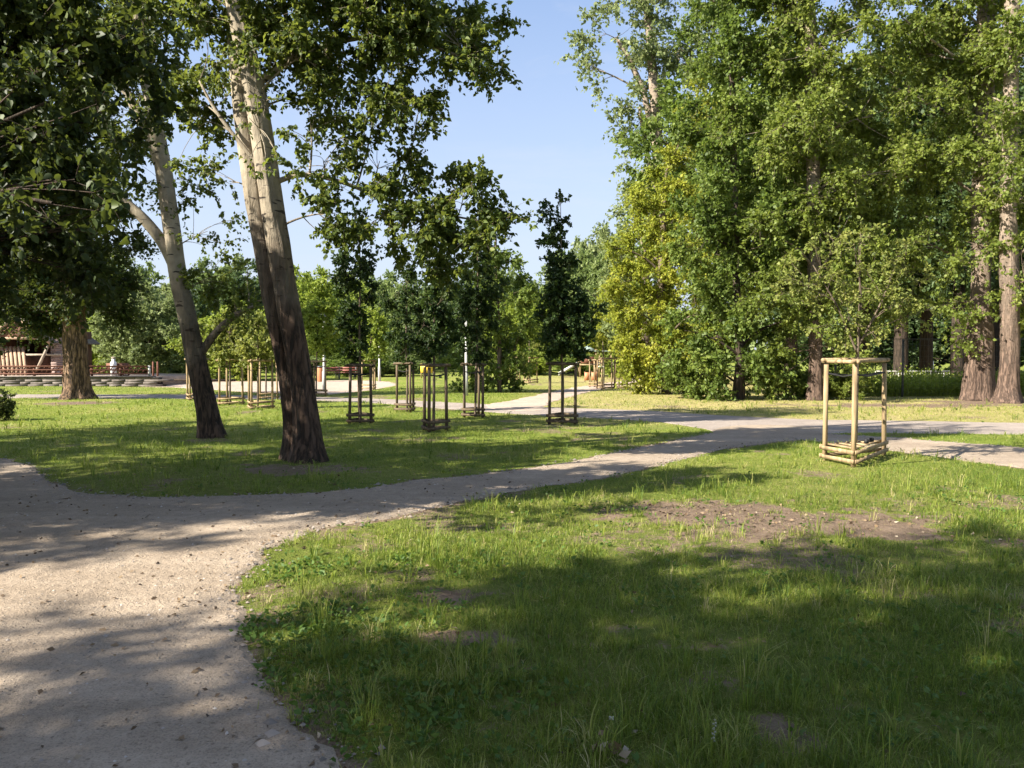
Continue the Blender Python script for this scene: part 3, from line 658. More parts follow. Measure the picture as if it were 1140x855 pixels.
tree("poplar_tree", "slimmer leaning poplar with a pale forked upper trunk standing behind the twin-trunked poplar", "tree", gp(237, 489),
     [tp(B_D, (236, 489, 12.5), (229, 450, 11), (218, 400, 10.5), (208, 350, 10), (198, 310, 9.6), (193, 270, 9.3), (189, 240, 9), (184, 200, 8.6), (175, 150, 8.2), (163, 80, 7.8), (154, 20, 7.5), (146, -60, 7), (140, -160, 5), (138, -260, 2))],
     bl(16.0, (110, 60, 50), (165, 20, 45), (150, 140, 40, 0, 1.6), (205, 60, 36, 0, 1.5), (115, 130, 40), (225, 215, 26, 24, 1.1), (250, 255, 24, 20, 1.0), (160, 215, 26, 20, 1.0), (110, 200, 36, 0, 1.5),
        (165, 110, 24, 34, .7, -.8), (150, 30, 26, 40, .8, -.8), (250, 335, 34, 28, 1.7), (278, 352, 22, 18, 1.5), (222, 318, 20, 18, 1.3), (262, 305, 24, 20, 1.0), (215, 265, 18, 14, .8), (85, 235, 40, 0, 1.8), (60, 150, 50), (100, -40, 90), (190, -80, 80), (150, -180, 90)),
     0.085, M['leaf_poplar'], M['bark_left'], R=0.40, lai=2.4, ridge=0.09, flare=0.45, sides=40, step=0.1, limbmin=2.4, limb_r=0.025, rnd=True,
     limbs=[tp(B_D, (196, 300, 7), (182, 270, 6.5), (160, 243, 6), (136, 222, 5), (105, 195, 4), (75, 170, 2)), tp(B_D, (184, 200, 6), (165, 150, 5.5), (140, 100, 5), (120, 68, 4.5), (98, 15, 3)),
            tp(B_D, (221, 398, 5), (236, 374, 4.5), (250, 360, 4), (266, 347, 3), (285, 340, 1.5))], twig_r=0.003)
C_D = 29.6
tree("broadleaf_tree", "thick rough-barked tree with a dark low crown standing in front of the brown timber fence", "tree", gp(86, 446),
     [tp(C_D, (87, 446, 15), (86, 430, 13), (85, 400, 12), (83, 360, 11.5), (81, 300, 11), (79, 220, 9), (76, 100, 6), (74, 0, 2))],
     bl(C_D, (40, 330, 42), (92, 305, 46), (132, 318, 24, 18), (55, 265, 52), (130, 280, 38), (15, 285, 50), (112, 352, 24), (18, 352, 26), (70, 345, 26, 16), (-25, 368, 30, 14), (85, 200, 58), (60, 120, 66), (110, 60, 60), (0, 200, 60), (-50, 320, 55), (-50, 220, 60)),
     0.13, M['leaf_shade'], M['bark_rough'], R=0.75, lai=3.4, ridge=0.13, flare=0.5, sides=40, step=0.15, limbmin=3.0)
tree("lime_tree", "big dark tree whose leafy boughs hang in from the left edge above the dirt path", "tree", (-8.4, 8.4),
     [[[-8.4, 8.4, -.05, .34], [-8.35, 8.35, 1.5, .27], [-8.2, 8.3, 4, .2], [-8.1, 8.1, 6, .12], [-8.0, 8.0, 7.8, .03]]],
     bl(7.6, (20, 60, 70), (85, 35, 66), (25, 165, 74), (88, 190, 52, 44), (130, 120, 44), (20, 275, 66), (62, 300, 46, 36), (165, 50, 46, 0, 1.7), (110, 245, 30, 26, 1.6), (95, 215, 26, 24, 1.8, -1.3), (60, 120, 50, 0, 2, -1.2), (30, 235, 40, 0, 2, -1.3),
        (-90, 100, 130), (-110, 260, 120), (-80, -40, 120), (40, -60, 80), (-200, 60, 150), (-260, 220, 130)) + [[-9.5, 9.5, 5.5, 2.2, 2.4], [-8.6, 9.8, 5.6, 1.7, 1.5], [-10.5, 7, 5.5, 2, 1.7]],
     0.085, M['leaf_shade'], M['bark_dark'], R=0.40, lai=2.9, sides=20, limbmin=1.8, twig_r=0.0028, limb_r=0.022, rnd=True)
# trees behind and beside the viewer: they throw the foreground shade
shade = tree("shade_tree", "tall leafy tree behind the viewer that shades the near lawn", "tree", (-9.6, -1.4),
     [[[-9.6, -1.4, -.05, .33], [-9.6, -1.4, 3, .27], [-9.4, -1.2, 7, .2], [-9.4, -1.2, 12, .06]]],
     [[-9.4, -1.2, 7.0, 2.9, 2.0], [-7.6, -1.4, 8.0, 2.3, 1.9], [-11, -.6, 8.5, 2.3, 2.0], [-9.0, .5, 8.8, 1.6, 1.7], [-9.4, -2.8, 8.8, 2.4, 2.0], [-9.4, -1.2, 11, 2.4, 2.2], [-6.8, -2.6, 6.6, 1.8, 1.4]],
     0.13, M['leaf_poplar'], M['bark_dark'], R=0.62, lai=1.42, limbmin=3.5, sides=14)
shade.location = (-9.5, -1.85, 0)
for (sx_, sy_, rz, sc_, lb) in ((-4.6, -3.8, 2.1, 1.0, "tall leafy tree behind the viewer nearest the right-hand lawn"), (-14.8, -4.5, 4.0, 1.1, "tall leafy tree behind the viewer farthest from the path bend"),
                                (-12.9, 5.2, 1.2, 0.9, "leafy tree left of the viewer that shades the path fork"), (-17.0, 3.2, 3.1, 0.95, "leafy tree left of the viewer beyond the shade tree at the path fork"), (-19.0, 10.5, 5.0, 1.15, "leafy tree beyond the path fork on the left"), (.8, -5.4, .6, 1.1, "tall leafy tree straight behind the viewer")):
    c = copy_tree(shade); c.location = (sx_, sy_, 0); c.rotation_euler = (0, 0, rz); c.scale = (sc_, sc_, sc_ * (.62 if sx_ == -12.9 else 1)); tag(c, lb, "tree")

# ------------------------------------------------------------------ tall trees on the right
W1D = 29.0
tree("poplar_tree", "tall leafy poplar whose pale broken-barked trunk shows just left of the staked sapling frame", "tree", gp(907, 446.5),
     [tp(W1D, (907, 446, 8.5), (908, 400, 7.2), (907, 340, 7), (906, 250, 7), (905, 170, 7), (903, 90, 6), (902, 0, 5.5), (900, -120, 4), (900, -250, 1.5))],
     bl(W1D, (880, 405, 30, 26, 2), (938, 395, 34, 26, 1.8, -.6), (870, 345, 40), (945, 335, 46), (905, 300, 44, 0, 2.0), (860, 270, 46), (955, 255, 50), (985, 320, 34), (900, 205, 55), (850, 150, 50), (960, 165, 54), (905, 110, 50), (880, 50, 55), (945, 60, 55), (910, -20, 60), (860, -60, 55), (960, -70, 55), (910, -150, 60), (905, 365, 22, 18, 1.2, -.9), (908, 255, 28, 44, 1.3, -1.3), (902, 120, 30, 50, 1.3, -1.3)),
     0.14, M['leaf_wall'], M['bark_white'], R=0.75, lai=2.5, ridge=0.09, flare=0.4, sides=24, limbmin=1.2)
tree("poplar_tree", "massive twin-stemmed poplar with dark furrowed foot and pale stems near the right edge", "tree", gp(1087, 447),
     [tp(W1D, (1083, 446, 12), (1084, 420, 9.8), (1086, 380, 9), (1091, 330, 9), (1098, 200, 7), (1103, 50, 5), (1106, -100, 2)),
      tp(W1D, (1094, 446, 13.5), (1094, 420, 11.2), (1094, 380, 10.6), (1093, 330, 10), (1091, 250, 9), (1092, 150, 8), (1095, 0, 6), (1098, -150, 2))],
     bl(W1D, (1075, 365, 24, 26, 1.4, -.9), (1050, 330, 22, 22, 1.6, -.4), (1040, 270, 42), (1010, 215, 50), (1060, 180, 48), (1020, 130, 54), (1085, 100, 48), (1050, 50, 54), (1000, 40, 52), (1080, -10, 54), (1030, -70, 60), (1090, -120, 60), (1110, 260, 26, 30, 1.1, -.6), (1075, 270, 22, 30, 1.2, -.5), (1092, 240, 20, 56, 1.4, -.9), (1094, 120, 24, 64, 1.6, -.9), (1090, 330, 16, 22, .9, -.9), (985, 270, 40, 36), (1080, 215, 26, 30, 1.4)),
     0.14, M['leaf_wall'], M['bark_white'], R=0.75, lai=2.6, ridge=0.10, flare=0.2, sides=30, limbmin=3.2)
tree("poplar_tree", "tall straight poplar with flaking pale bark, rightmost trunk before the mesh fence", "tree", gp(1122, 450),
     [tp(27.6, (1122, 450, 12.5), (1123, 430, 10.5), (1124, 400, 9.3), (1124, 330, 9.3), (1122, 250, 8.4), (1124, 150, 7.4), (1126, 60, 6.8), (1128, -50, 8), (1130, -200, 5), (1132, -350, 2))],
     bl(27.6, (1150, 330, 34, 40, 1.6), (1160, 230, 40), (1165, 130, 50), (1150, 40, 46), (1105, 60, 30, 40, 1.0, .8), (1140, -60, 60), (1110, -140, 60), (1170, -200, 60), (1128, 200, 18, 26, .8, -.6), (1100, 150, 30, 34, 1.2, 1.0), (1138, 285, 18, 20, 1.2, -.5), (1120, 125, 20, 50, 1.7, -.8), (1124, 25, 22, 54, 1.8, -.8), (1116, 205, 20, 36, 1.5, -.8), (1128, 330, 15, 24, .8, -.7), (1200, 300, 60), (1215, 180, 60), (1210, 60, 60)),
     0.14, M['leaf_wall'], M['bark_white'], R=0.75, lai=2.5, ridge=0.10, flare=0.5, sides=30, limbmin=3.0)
tree("maple_tree", "dense dark green maple leafy down to the grass at the corner of the crossing paths", "tree", gp(822, 446),
     [tp(29.6, (822, 445, 8), (824, 400, 4.5), (820, 320, 4), (818, 220, 3.5), (815, 100, 3), (815, 0, 2))],
     bl(29.6, (790, 425, 28, 20), (835, 425, 32, 20), (872, 425, 30, 20), (765, 405, 26, 26), (805, 385, 40), (855, 380, 42), (780, 345, 38), (830, 325, 46), (875, 330, 36), (795, 280, 42), (845, 255, 48), (800, 215, 44), (835, 170, 50), (790, 140, 40), (820, 90, 50), (790, 50, 44), (835, 20, 50), (800, -30, 46), (840, -80, 50), (880, 250, 30), (778, 240, 30), (870, 90, 30)),
     0.14, M['leaf_maple'], M['bark_dark'], R=0.72, lai=3.0, limbmin=0.4)
tree("box_elder_tree", "yellow-green box elder spreading beside the sandy play area path", "tree", gp(738, 440),
     [tp(33.5, (742, 438, 6), (740, 400, 5), (735, 340, 4.5), (738, 260, 3.5), (742, 190, 1.5))],
     bl(33.5, (735, 425, 26, 14), (760, 425, 22, 16), (705, 402, 28, 18), (735, 395, 34), (765, 390, 28), (695, 365, 26), (725, 350, 38), (765, 345, 32), (690, 325, 26), (725, 300, 40), (760, 290, 34), (705, 270, 30), (740, 245, 34), (772, 235, 26), (755, 195, 28), (778, 370, 26, 24, 2, -3), (780, 320, 22, 22, 1.8, -3), (725, 215, 24), (770, 160, 26), (775, 110, 22)),
     0.125, M['leaf_yellow'], M['bark_young'], R=0.62, lai=2.9, limbmin=0.4)
tree("poplar_tree", "tall airy grey-green poplar with a white bare stem rising above the yellow-green tree", "tree", gp(742, 424),
     [tp(50, (742, 424, 8), (741, 350, 8), (740, 280, 7.5), (736, 220, 7), (733, 180, 6.5), (730, 120, 6), (724, 50, 4.5), (716, -30, 2.5), (712, -90, 1))],
     bl(50, (668, 45, 30, 0, 1.5), (690, 90, 34, 0, 1.3), (720, 50, 36, 0, 1.6), (655, 70, 16, 0, 1.2), (700, 10, 40, 0, 1.6), (745, 20, 40, 0, 1.8), (760, 70, 36, 0, 1.8), (690, 165, 22, 26, 1.0), (705, 140, 26, 0, 1.0), (755, 130, 36, 0, 1.8), (740, 80, 30, 0, 1.3), (700, -50, 44), (750, -50, 44), (770, 190, 34), (715, 200, 26, 0, 1.4)),
     0.24, M['leaf_pale'], M['bark_white'], R=1.1, lai=1.6, limbmin=6, limbs=[tp(50, (733, 175, 4), (716, 100, 3.5), (700, 65, 3), (688, 45, 2)), tp(50, (738, 240, 3.5), (720, 170, 3), (712, 120, 2))])
tree("poplar_tree", "rounded grey-green poplar between the airy poplar and the sky", "tree", gp(718, 420),
     [tp(62, (718, 420, 6), (718, 330, 5), (716, 250, 4), (715, 190, 1.5))],
     bl(62, (705, 235, 24), (725, 200, 26), (700, 275, 26), (725, 270, 30), (690, 310, 26), (720, 320, 32), (740, 240, 28), (690, 350, 24), (715, 370, 30)),
     0.26, M['leaf_pale'], M['bark_white'], R=1.2, lai=2.4, limbmin=2)

# ------------------------------------------------------------------ background trees (three built, the rest copied)
def proto(name, H, W, mat, bark, low, seed_blobs, L, R, lai=2.5):
    t = [[[0, 0, -.05, .019 * H], [0, 0, H * .3, .015 * H], [.02 * H, 0, H * .7, .011 * H], [.01 * H, 0, H * .95, .002 * H]]]
    bs = []
    for k in range(seed_blobs):
        zf = low + (0.92 - low) * (k + .5) / seed_blobs; prof = math.sin(math.pi * min(1, (zf - low * .4) / (1.04 - low * .4)) ** 0.9) ** 0.7
        a = k * 2.4; rr = W / 2 * prof; r = max(.8, rr * .62)
        bs.append([math.cos(a) * (rr - r * .8), math.sin(a) * (rr - r * .8), max(r * .9 + (0.1 if low < .1 else 0), zf * H), r, r * 0.9])
    o = tree(name, "background tree", "tree", (0, 0), t, bs, L, mat, bark, R=R, lai=lai, limbmin=low * H * .4, sides=10, step=.5)
    for ch in o.children: ch['slotmat'] = 1
    return o
P_round = proto("broadleaf_tree", 10, 9, M['leaf_far'], M['bark_dark'], 0.08, 15, 0.27, 0.95, 2.7)
P_tall = proto("poplar_tree", 20, 9, M['leaf_deep'], M['bark_dark'], 0.28, 15, 0.27, 1.0, 2.6)
P_bush = proto("round_bush", 5, 6, M['leaf_bright'], M['bark_young'], 0.02, 11, 0.20, 0.7, 2.6)
used = set()
def bg(P, px, d, h, w, mat, label, group="trees in the far background"):
    H0 = {P_round: (10, 9), P_tall: (20, 9), P_bush: (5, 6)}[P]
    if P.name in used: o = copy_tree(P)
    else: o = P; used.add(P.name)
    p = at(px, HOR, d); o.location = (p[0], p[1], 0); o.rotation_euler = (0, 0, rng.uniform(0, 6.28)); o.scale = (w / H0[1], w / H0[1], h / H0[0])
    tag(o, label, "bush" if P is P_bush else "tree", group)
    for ch in o.children:
        if ch.name.startswith("crown"):
            ch.material_slots[0].link = 'OBJECT'; ch.material_slots[0].material = mat
    return o
FAR = "trees along the far edge of the park"
bg(P_round, 165, 58, 7.0, 7.4, M['leaf_pale'], "pale rounded willow-like tree behind the end of the brown timber fence", FAR)
bg(P_round, 116, 60, 5.0, 4.6, M['leaf_bright'], "low bright green tree behind the brown fence beside the rough-barked trunk", FAR)
bg(P_round, 138, 95, 14, 11, M['leaf_far'], "tall green tree rising behind the pale willow-like tree", FAR)
bg(P_round, 203, 72, 8.5, 6.5, M['leaf_deep'], "dark tree at the lawn edge just right of the two red posts", FAR)
bg(P_round, 240, 100, 14, 11, M['leaf_far'], "mid green far tree seen between the two leaning poplars", FAR)
bg(P_round, 276, 82, 11, 9, M['leaf_deep'], "dark green far tree left of the twin-trunked poplar, above the plaza", FAR)
bg(P_round, 262, 52, 5.0, 6.5, M['leaf_bright'], "bright yellow-green low tree beyond the plaza behind the young staked trees", FAR)
bg(P_round, 318, 95, 12.5, 10, M['leaf_far'], "far green tree directly behind the twin-trunked poplar", FAR)
bg(P_round, 348, 68, 9.3, 7.5, M['leaf_bright'], "light green tree just right of the twin-trunked poplar behind the orange bin", FAR)
bg(P_round, 382, 84, 10.5, 9, M['leaf_bright'], "light green tree behind the leftmost dark staked sapling", FAR)
bg(P_round, 425, 92, 11.5, 10, M['leaf_far'], "mid green far tree seen between the two left dark saplings", FAR)
bg(P_round, 466, 78, 9.5, 8.5, M['leaf_far'], "far tree behind the yellow board", FAR)
bg(P_round, 505, 96, 12, 10, M['leaf_deep'], "dark far tree behind the white lamp post", FAR)
bg(P_round, 570, 70, 7.2, 6, M['leaf_bright'], "sunlit bright green tree right of the bushy tree by the lamp post", FAR)
bg(P_round, 598, 82, 8.2, 7, M['leaf_bright'], "bright green tree left of the slim dark sapling in the middle", FAR)
bg(P_round, 588, 125, 13.5, 9, M['leaf_deep'], "dark far treetop showing left of the slim dark sapling", FAR)
bg(P_round, 556, 130, 17, 11, M['leaf_far'], "tall far tree above the bushy tree by the lamp post", FAR)
bg(P_round, 640, 100, 15, 11, M['leaf_far'], "far green tree right of the slim dark sapling", FAR)
bg(P_round, 660, 74, 6.0, 5, M['leaf_yellow'], "small yellow-green tree standing behind the play tower", FAR)
bg(P_round, 672, 105, 19, 13, M['leaf_pale'], "tall pale green far tree above the play area", FAR)
bg(P_round, 690, 78, 13, 9, M['leaf_far'], "green tree behind the long low play frame", FAR)
bg(P_round, 40, 72, 12, 11, M['leaf_deep'], "dark tree behind the timber barn", FAR)
bg(P_round, -30, 68, 13, 12, M['leaf_deep'], "dark tree at the left edge behind the timber barn", FAR)
bg(P_round, 92, 84, 12.5, 10, M['leaf_deep'], "dark tree behind the rough-barked trunk", FAR)
WOOD = "trees behind the mesh fence"
bg(P_tall, 1003, 44, 21, 9.5, M['leaf_deep'], "dark-trunked tree behind the mesh fence, left of two close trunks", WOOD)
bg(P_tall, 1031, 45, 20, 9, M['leaf_deep'], "dark-trunked tree behind the mesh fence, right of two close trunks", WOOD)
bg(P_tall, 1066, 40, 19, 8, M['leaf_deep'], "dark tree directly behind the massive twin-stemmed poplar", WOOD)
bg(P_tall, 960, 48, 21, 10, M['leaf_wall'], "tall tree deep behind the staked sapling frame", WOOD)
bg(P_tall, 880, 46, 21, 10, M['leaf_wall'], "tall tree hidden mostly by the pale broken-barked poplar", WOOD)
bg(P_tall, 800, 46, 20, 10, M['leaf_maple'], "tall tree showing above the dense maple", WOOD)
bg(P_tall, 1150, 46, 21, 10, M['leaf_deep'], "tall dark tree at the right edge behind the mesh fence", WOOD)
bg(P_tall, 1110, 58, 22, 11, M['leaf_deep'], "tall far tree between the two right-hand pale trunks", WOOD)
bg(P_round, 1085, 75, 9, 12, M['leaf_deep'], "low dark tree far behind the mesh fence near the right edge", WOOD)
bg(P_round, 1010, 80, 9, 12, M['leaf_deep'], "low dark tree far behind the pair of dark trunks", WOOD)
bg(P_round, 935, 70, 9, 11, M['leaf_deep'], "low dark tree far behind the staked sapling frame", WOOD)
bg(P_round, 1190, 62, 9, 11, M['leaf_deep'], "low dark tree just outside the right edge behind the fence", WOOD)
BUSH = "bushes and shrubs on the lawns"
bg(P_bush, 700, 56, 2.0, 4.0, M['leaf_bright'], "low green bush under the long play frame", BUSH)
bg(P_bush, 648, 64, 1.7, 5.0, M['leaf_maple'], "dark low bush in front of the play tower", BUSH)
bg(P_bush, 728, 46, 1.6, 2.4, M['leaf_yellow'], "small yellow-green bush right of the thin tall pole", BUSH)
bg(P_bush, 775, 30.5, 1.3, 2.2, M['leaf_maple'], "dark small bush at the foot of the dense maple", BUSH)
bg(P_bush, 938, 29.5, 1.1, 1.9, M['leaf_wall'], "leafy green bush behind the staked sapling frame", BUSH)
bg(P_bush, 890, 30.0, 1.1, 1.8, M['leaf_maple'], "dark bush at the foot of the pale broken-barked poplar", BUSH)
bg(P_bush, -8, 20, .8, 1.0, M['leaf_shade'], "small dark leafy shoot at the left edge of the lawn", BUSH)
bg(P_bush, 590, 66, 2.2, 6.0, M['leaf_bright'], "long low sunlit bush behind the far staked frame", BUSH)
bg(P_bush, 190, 66, 2.0, 6.0, M['leaf_deep'], "low dark bush beyond the two red posts", BUSH)
bg(P_bush, 395, 60, 1.8, 5.0, M['leaf_maple'], "low bush behind the reddish bench beyond the plaza", BUSH)
bg(P_bush, 440, 62, 1.7, 5.0, M['leaf_far'], "low green bush left of the yellow board", BUSH)
bg(P_bush, 330, 64, 2.0, 6.0, M['leaf_far'], "low green bush beyond the plaza behind the twin-trunked poplar", BUSH)
tree("bushy_tree", "bushy mid green tree with foliage to the ground beside the white lamp post", "tree", gp(556, 437.5),
     [tp(35.5, (556, 437.5, 2.6), (556, 380, 2.2), (552, 300, 1.6), (552, 260, 1))],
     bl(35.5, (540, 425, 20, 14), (565, 428, 18, 12), (575, 405, 20, 16), (545, 395, 28), (572, 370, 26), (540, 355, 28), (565, 325, 28), (545, 305, 26), (562, 280, 20), (520, 400, 20), (515, 425, 14, 12)),
     0.16, M['leaf_maple'], M['bark_young'], R=0.6, lai=3.2, limbmin=.3)

# the far wood closing the horizon
hm = MB(); n = 36000
az = rng.uniform(-1.0, 1.0, n); dd_ = 165 + 30 * rng.random(n); top = 9 + 7 * fbm(az * 14, az * 0 + 3.3, 91, 4)
zz = rng.random(n) ** 0.8 * top; xx = np.sin(az) * dd_ / np.cos(az * .6); yy = np.cos(az) * dd_
leaf_quads(hm, np.stack([xx, yy, zz], 1), rng.normal(size=(n, 3)), rng.uniform(0.9, 1.8, n), np.clip(rng.normal(.5, .18, n), 0, 1), 0.45)
tag(hm.build("far_wood", M['leaf_far']), "far-off wood reading as one green mass behind the park", kind='stuff')

# ------------------------------------------------------------------ tree guards and saplings
def guard(base, tri, H, rs, mats, label, deck=False, pitch=0.0):
    root = empty("tree_guard", (base[0], base[1], 0)); tag(root, label, "tree guard", "three-legged wooden tree guards")
    ws, wr = mats; tri = [np.array([*p, 0.0]) for p in tri]; zt = np.array([0, 0, 1.0])
    for k, p in enumerate(tri):
        m_ = MB(); lean = rng.normal(0, 0.012, 2) - p[:2] * 0.03
        q = np.array([p + zt * -.05, p + zt * H * .5 + np.array([*lean, 0]) * .5, p + zt * (H - .02) + np.array([*lean, 0])])
        m_.tube(q, [rs * 1.03, rs, rs * .97], 10); m_.build("stake", ws, root, smooth=False)
    for k in range(3):
        a = tri[k] * 0.98; b_ = tri[(k + 1) % 3] * 0.98; d = (b_ - a) / np.linalg.norm(b_ - a); o = 0.10
        zz = H + rs * .35 + k * 0.012
        m_ = MB(); m_.tube([a - d * o + zt * zz, (a + b_) / 2 + zt * (zz + .004), b_ + d * o + zt * zz], [rs * .82, rs * .88, rs * .8], 9); m_.build("top_rail", wr, root)
        nrm = np.array([d[1], -d[0], 0]); 
        if np.dot(nrm, (a + b_) / 2) < 0: nrm = -nrm
        for z_ in (0.09, 0.23):
            m_ = MB(); off = nrm * (rs * 1.0 + .012); z2 = z_ + k * .006
            m_.beam(a - d * .07 + off + zt * z2, b_ + d * .07 + off + zt * (z2 + rng.normal(0, .008)), .024, .06); m_.build("lower_rail", wr, root)
        m_ = MB(); z3 = H - .17
        m_.tube([a + zt * z3, (a + b_) / 2 * .8 + zt * (z3 - .05), b_ + zt * z3], [.013] * 3, 6); m_.build("strap", M['strap'], root)
    if deck:
        for k in range(5):
            f = .06 + .17 * k; a = tri[0] * (1 - f) + tri[2] * f; b_ = tri[1] * (1 - f) + tri[2] * f
            m_ = MB(); m_.beam(a + zt * .284, b_ + zt * .284, .12, .02); m_.build("deck_board", wr, root)
        for f in (.45, .62):
            p = tri[1] * (1 - f) + tri[2] * f; m_ = MB(); m_.box(p + np.array([-.02, .02, .33]), (.055, .05, .06)); m_.build("dark_block", M['strap'], root)  # small black boxes where two dark squares show
    return root
ctr = gp(952, 513.5); tri = [gp(918, 514) - ctr, gp(950, 521) - ctr, gp(984, 507.5) - ctr]
guard(ctr, tri, 1.58, .038, (M['wood_stake'], M['wood_stake']), "large sunlit wooden tree guard on the near right lawn by the path", deck=True)
def tri_(s, rot): return [np.array([math.cos(rot + k * 2.0944), math.sin(rot + k * 2.0944)]) * s for k in range(3)]
GU = {}
for key, px, py, H, s, rot, in_shade, lb in (
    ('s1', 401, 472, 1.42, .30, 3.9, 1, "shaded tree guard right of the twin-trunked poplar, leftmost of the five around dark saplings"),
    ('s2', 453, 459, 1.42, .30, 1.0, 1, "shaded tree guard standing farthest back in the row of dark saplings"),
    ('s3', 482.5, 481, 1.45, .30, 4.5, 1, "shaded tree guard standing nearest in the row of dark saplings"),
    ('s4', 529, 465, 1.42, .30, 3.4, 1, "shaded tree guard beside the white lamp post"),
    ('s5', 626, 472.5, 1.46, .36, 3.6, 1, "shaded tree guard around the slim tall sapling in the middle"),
    ('f1', 217, 446, 1.5, .42, 2.6, 0, "sunlit tree guard half hidden by the slimmer leaning poplar"),
    ('f2', 256, 451, 1.5, .44, 4.2, 0, "sunlit tree guard just right of the slimmer leaning poplar"),
    ('f3', 287, 456, 1.5, .44, 4.6, 0, "sunlit tree guard nearest in the cluster between the leaning poplars"),
    ('f4', 296, 445, 1.5, .42, 0.3, 0, "sunlit tree guard at the back of the cluster between the leaning poplars"),
    ('f5', 352, 441, 1.4, .40, 2.0, 0, "tree guard peeping out right of the twin-trunked poplar"),
    ('f6', 412, 434, 1.4, .40, 1.1, 0, "far sunlit tree guard behind the leftmost dark sapling"),
    ('f7', 590, 427, 1.5, .45, 2.4, 0, "far sunlit tree guard left of the slim tall sapling"),
    ('f8', 574, 424, 1.5, .40, 0.8, 0, "very far tree guard beside the bushy tree"),
    ('p1', 672, 433.5, 1.5, .42, 4.4, 0, "left of two tree guards before the long play frame"),
    ('p2', 689, 433, 1.5, .42, 4.0, 0, "right of two tree guards before the long play frame"),
    ('p3', 663, 431, 1.4, .38, 1.6, 0, "tree guard beside the orange play panels")):
    c = gp(px, py); GU[key] = c
    guard(c, tri_(s * 1.0, rot), H, .036, (M['wood_in_shade'] if in_shade else M['wood_stake'], M['wood_in_shade'] if in_shade else M['wood_stake']), lb)

def sapling(key, px, top, d, bs, mat, lb, L=.085, R=.24, lai=4.3, r=2.0, base=None):
    c = GU[key] if base is None else base; d = c[1]
    pts = [[c[0], c[1], -.03, .035], [c[0] + .02, c[1], 1.0, .03], [*at(px, 380, d), .026], [*at(px + 1, (380 + top) / 2, d), .018], [*at(px, top, d), .005]]
    tree("young_tree", lb, "young tree", c, [pts], bl(d, *bs), L, mat, M['bark_young'], R=R, lai=lai, sides=8, limbmin=1.3, limb_r=.02, droop=.15, twig_r=.003, group="young trees in guards", dens=1.3, rnd=True)
sapling('s1', 400, 235, 0, [(398, 390, 15), (393, 360, 22), (392, 325, 24), (396, 292, 22), (400, 262, 15), (399, 240, 8)], M['leaf_sapling_shade'], "dark slender sapling in the leftmost shaded guard right of the twin-trunked poplar")
sapling('s2', 452, 290, 0, [(450, 393, 13), (448, 365, 18), (446, 335, 17), (450, 308, 12)], M['leaf_sapling_shade'], "dark sapling in the guard standing farthest back")
sapling('s3', 483, 270, 0, [(484, 388, 15), (480, 362, 24), (486, 330, 25), (484, 296, 20)], M['leaf_sapling_shade'], "dark sapling in the nearest shaded guard")
sapling('s4', 531, 240, 0, [(522, 340, 17), (529, 385, 17), (527, 352, 25), (536, 318, 26), (531, 280, 22), (538, 252, 15)], M['leaf_sapling_shade'], "dark dense sapling beside the white lamp post")
sapling('s5', 624, 216, 0, [(629, 393, 19), (622, 370, 26), (635, 372, 24), (642, 356, 26), (626, 348, 24), (657, 345, 12), (630, 335, 25), (616, 318, 19), (628, 296, 17), (618, 275, 14), (621, 250, 10), (616, 236, 9), (624, 222, 6)], M['leaf_sapling_shade'], "slim pointed dark sapling standing alone in the middle of the lawn")
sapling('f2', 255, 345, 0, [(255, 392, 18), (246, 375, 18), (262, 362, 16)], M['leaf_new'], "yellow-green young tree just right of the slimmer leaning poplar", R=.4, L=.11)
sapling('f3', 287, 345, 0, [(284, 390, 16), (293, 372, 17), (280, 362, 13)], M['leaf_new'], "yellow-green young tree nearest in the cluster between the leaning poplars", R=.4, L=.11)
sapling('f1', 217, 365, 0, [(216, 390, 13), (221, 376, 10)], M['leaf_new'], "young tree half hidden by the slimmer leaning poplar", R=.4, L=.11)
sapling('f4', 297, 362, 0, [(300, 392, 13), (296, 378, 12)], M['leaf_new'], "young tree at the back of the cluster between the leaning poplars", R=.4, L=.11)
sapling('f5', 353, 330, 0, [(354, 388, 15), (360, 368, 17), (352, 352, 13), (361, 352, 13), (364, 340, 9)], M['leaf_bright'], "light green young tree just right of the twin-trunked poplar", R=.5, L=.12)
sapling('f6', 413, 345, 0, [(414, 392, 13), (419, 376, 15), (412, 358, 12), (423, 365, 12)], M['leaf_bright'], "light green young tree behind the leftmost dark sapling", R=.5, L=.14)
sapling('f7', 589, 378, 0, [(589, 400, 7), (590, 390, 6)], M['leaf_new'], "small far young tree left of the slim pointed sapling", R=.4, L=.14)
sapling('p1', 671, 380, 0, [(671, 396, 7), (672, 388, 6)], M['leaf_new'], "small young tree in the left guard before the long play frame", R=.4, L=.13, lai=1.2)
sapling('p2', 689, 384, 0, [(689, 398, 6), (689, 390, 5)], M['leaf_new'], "small young tree in the right guard before the long play frame", R=.4, L=.13, lai=1.2)
RD = ctr[1]
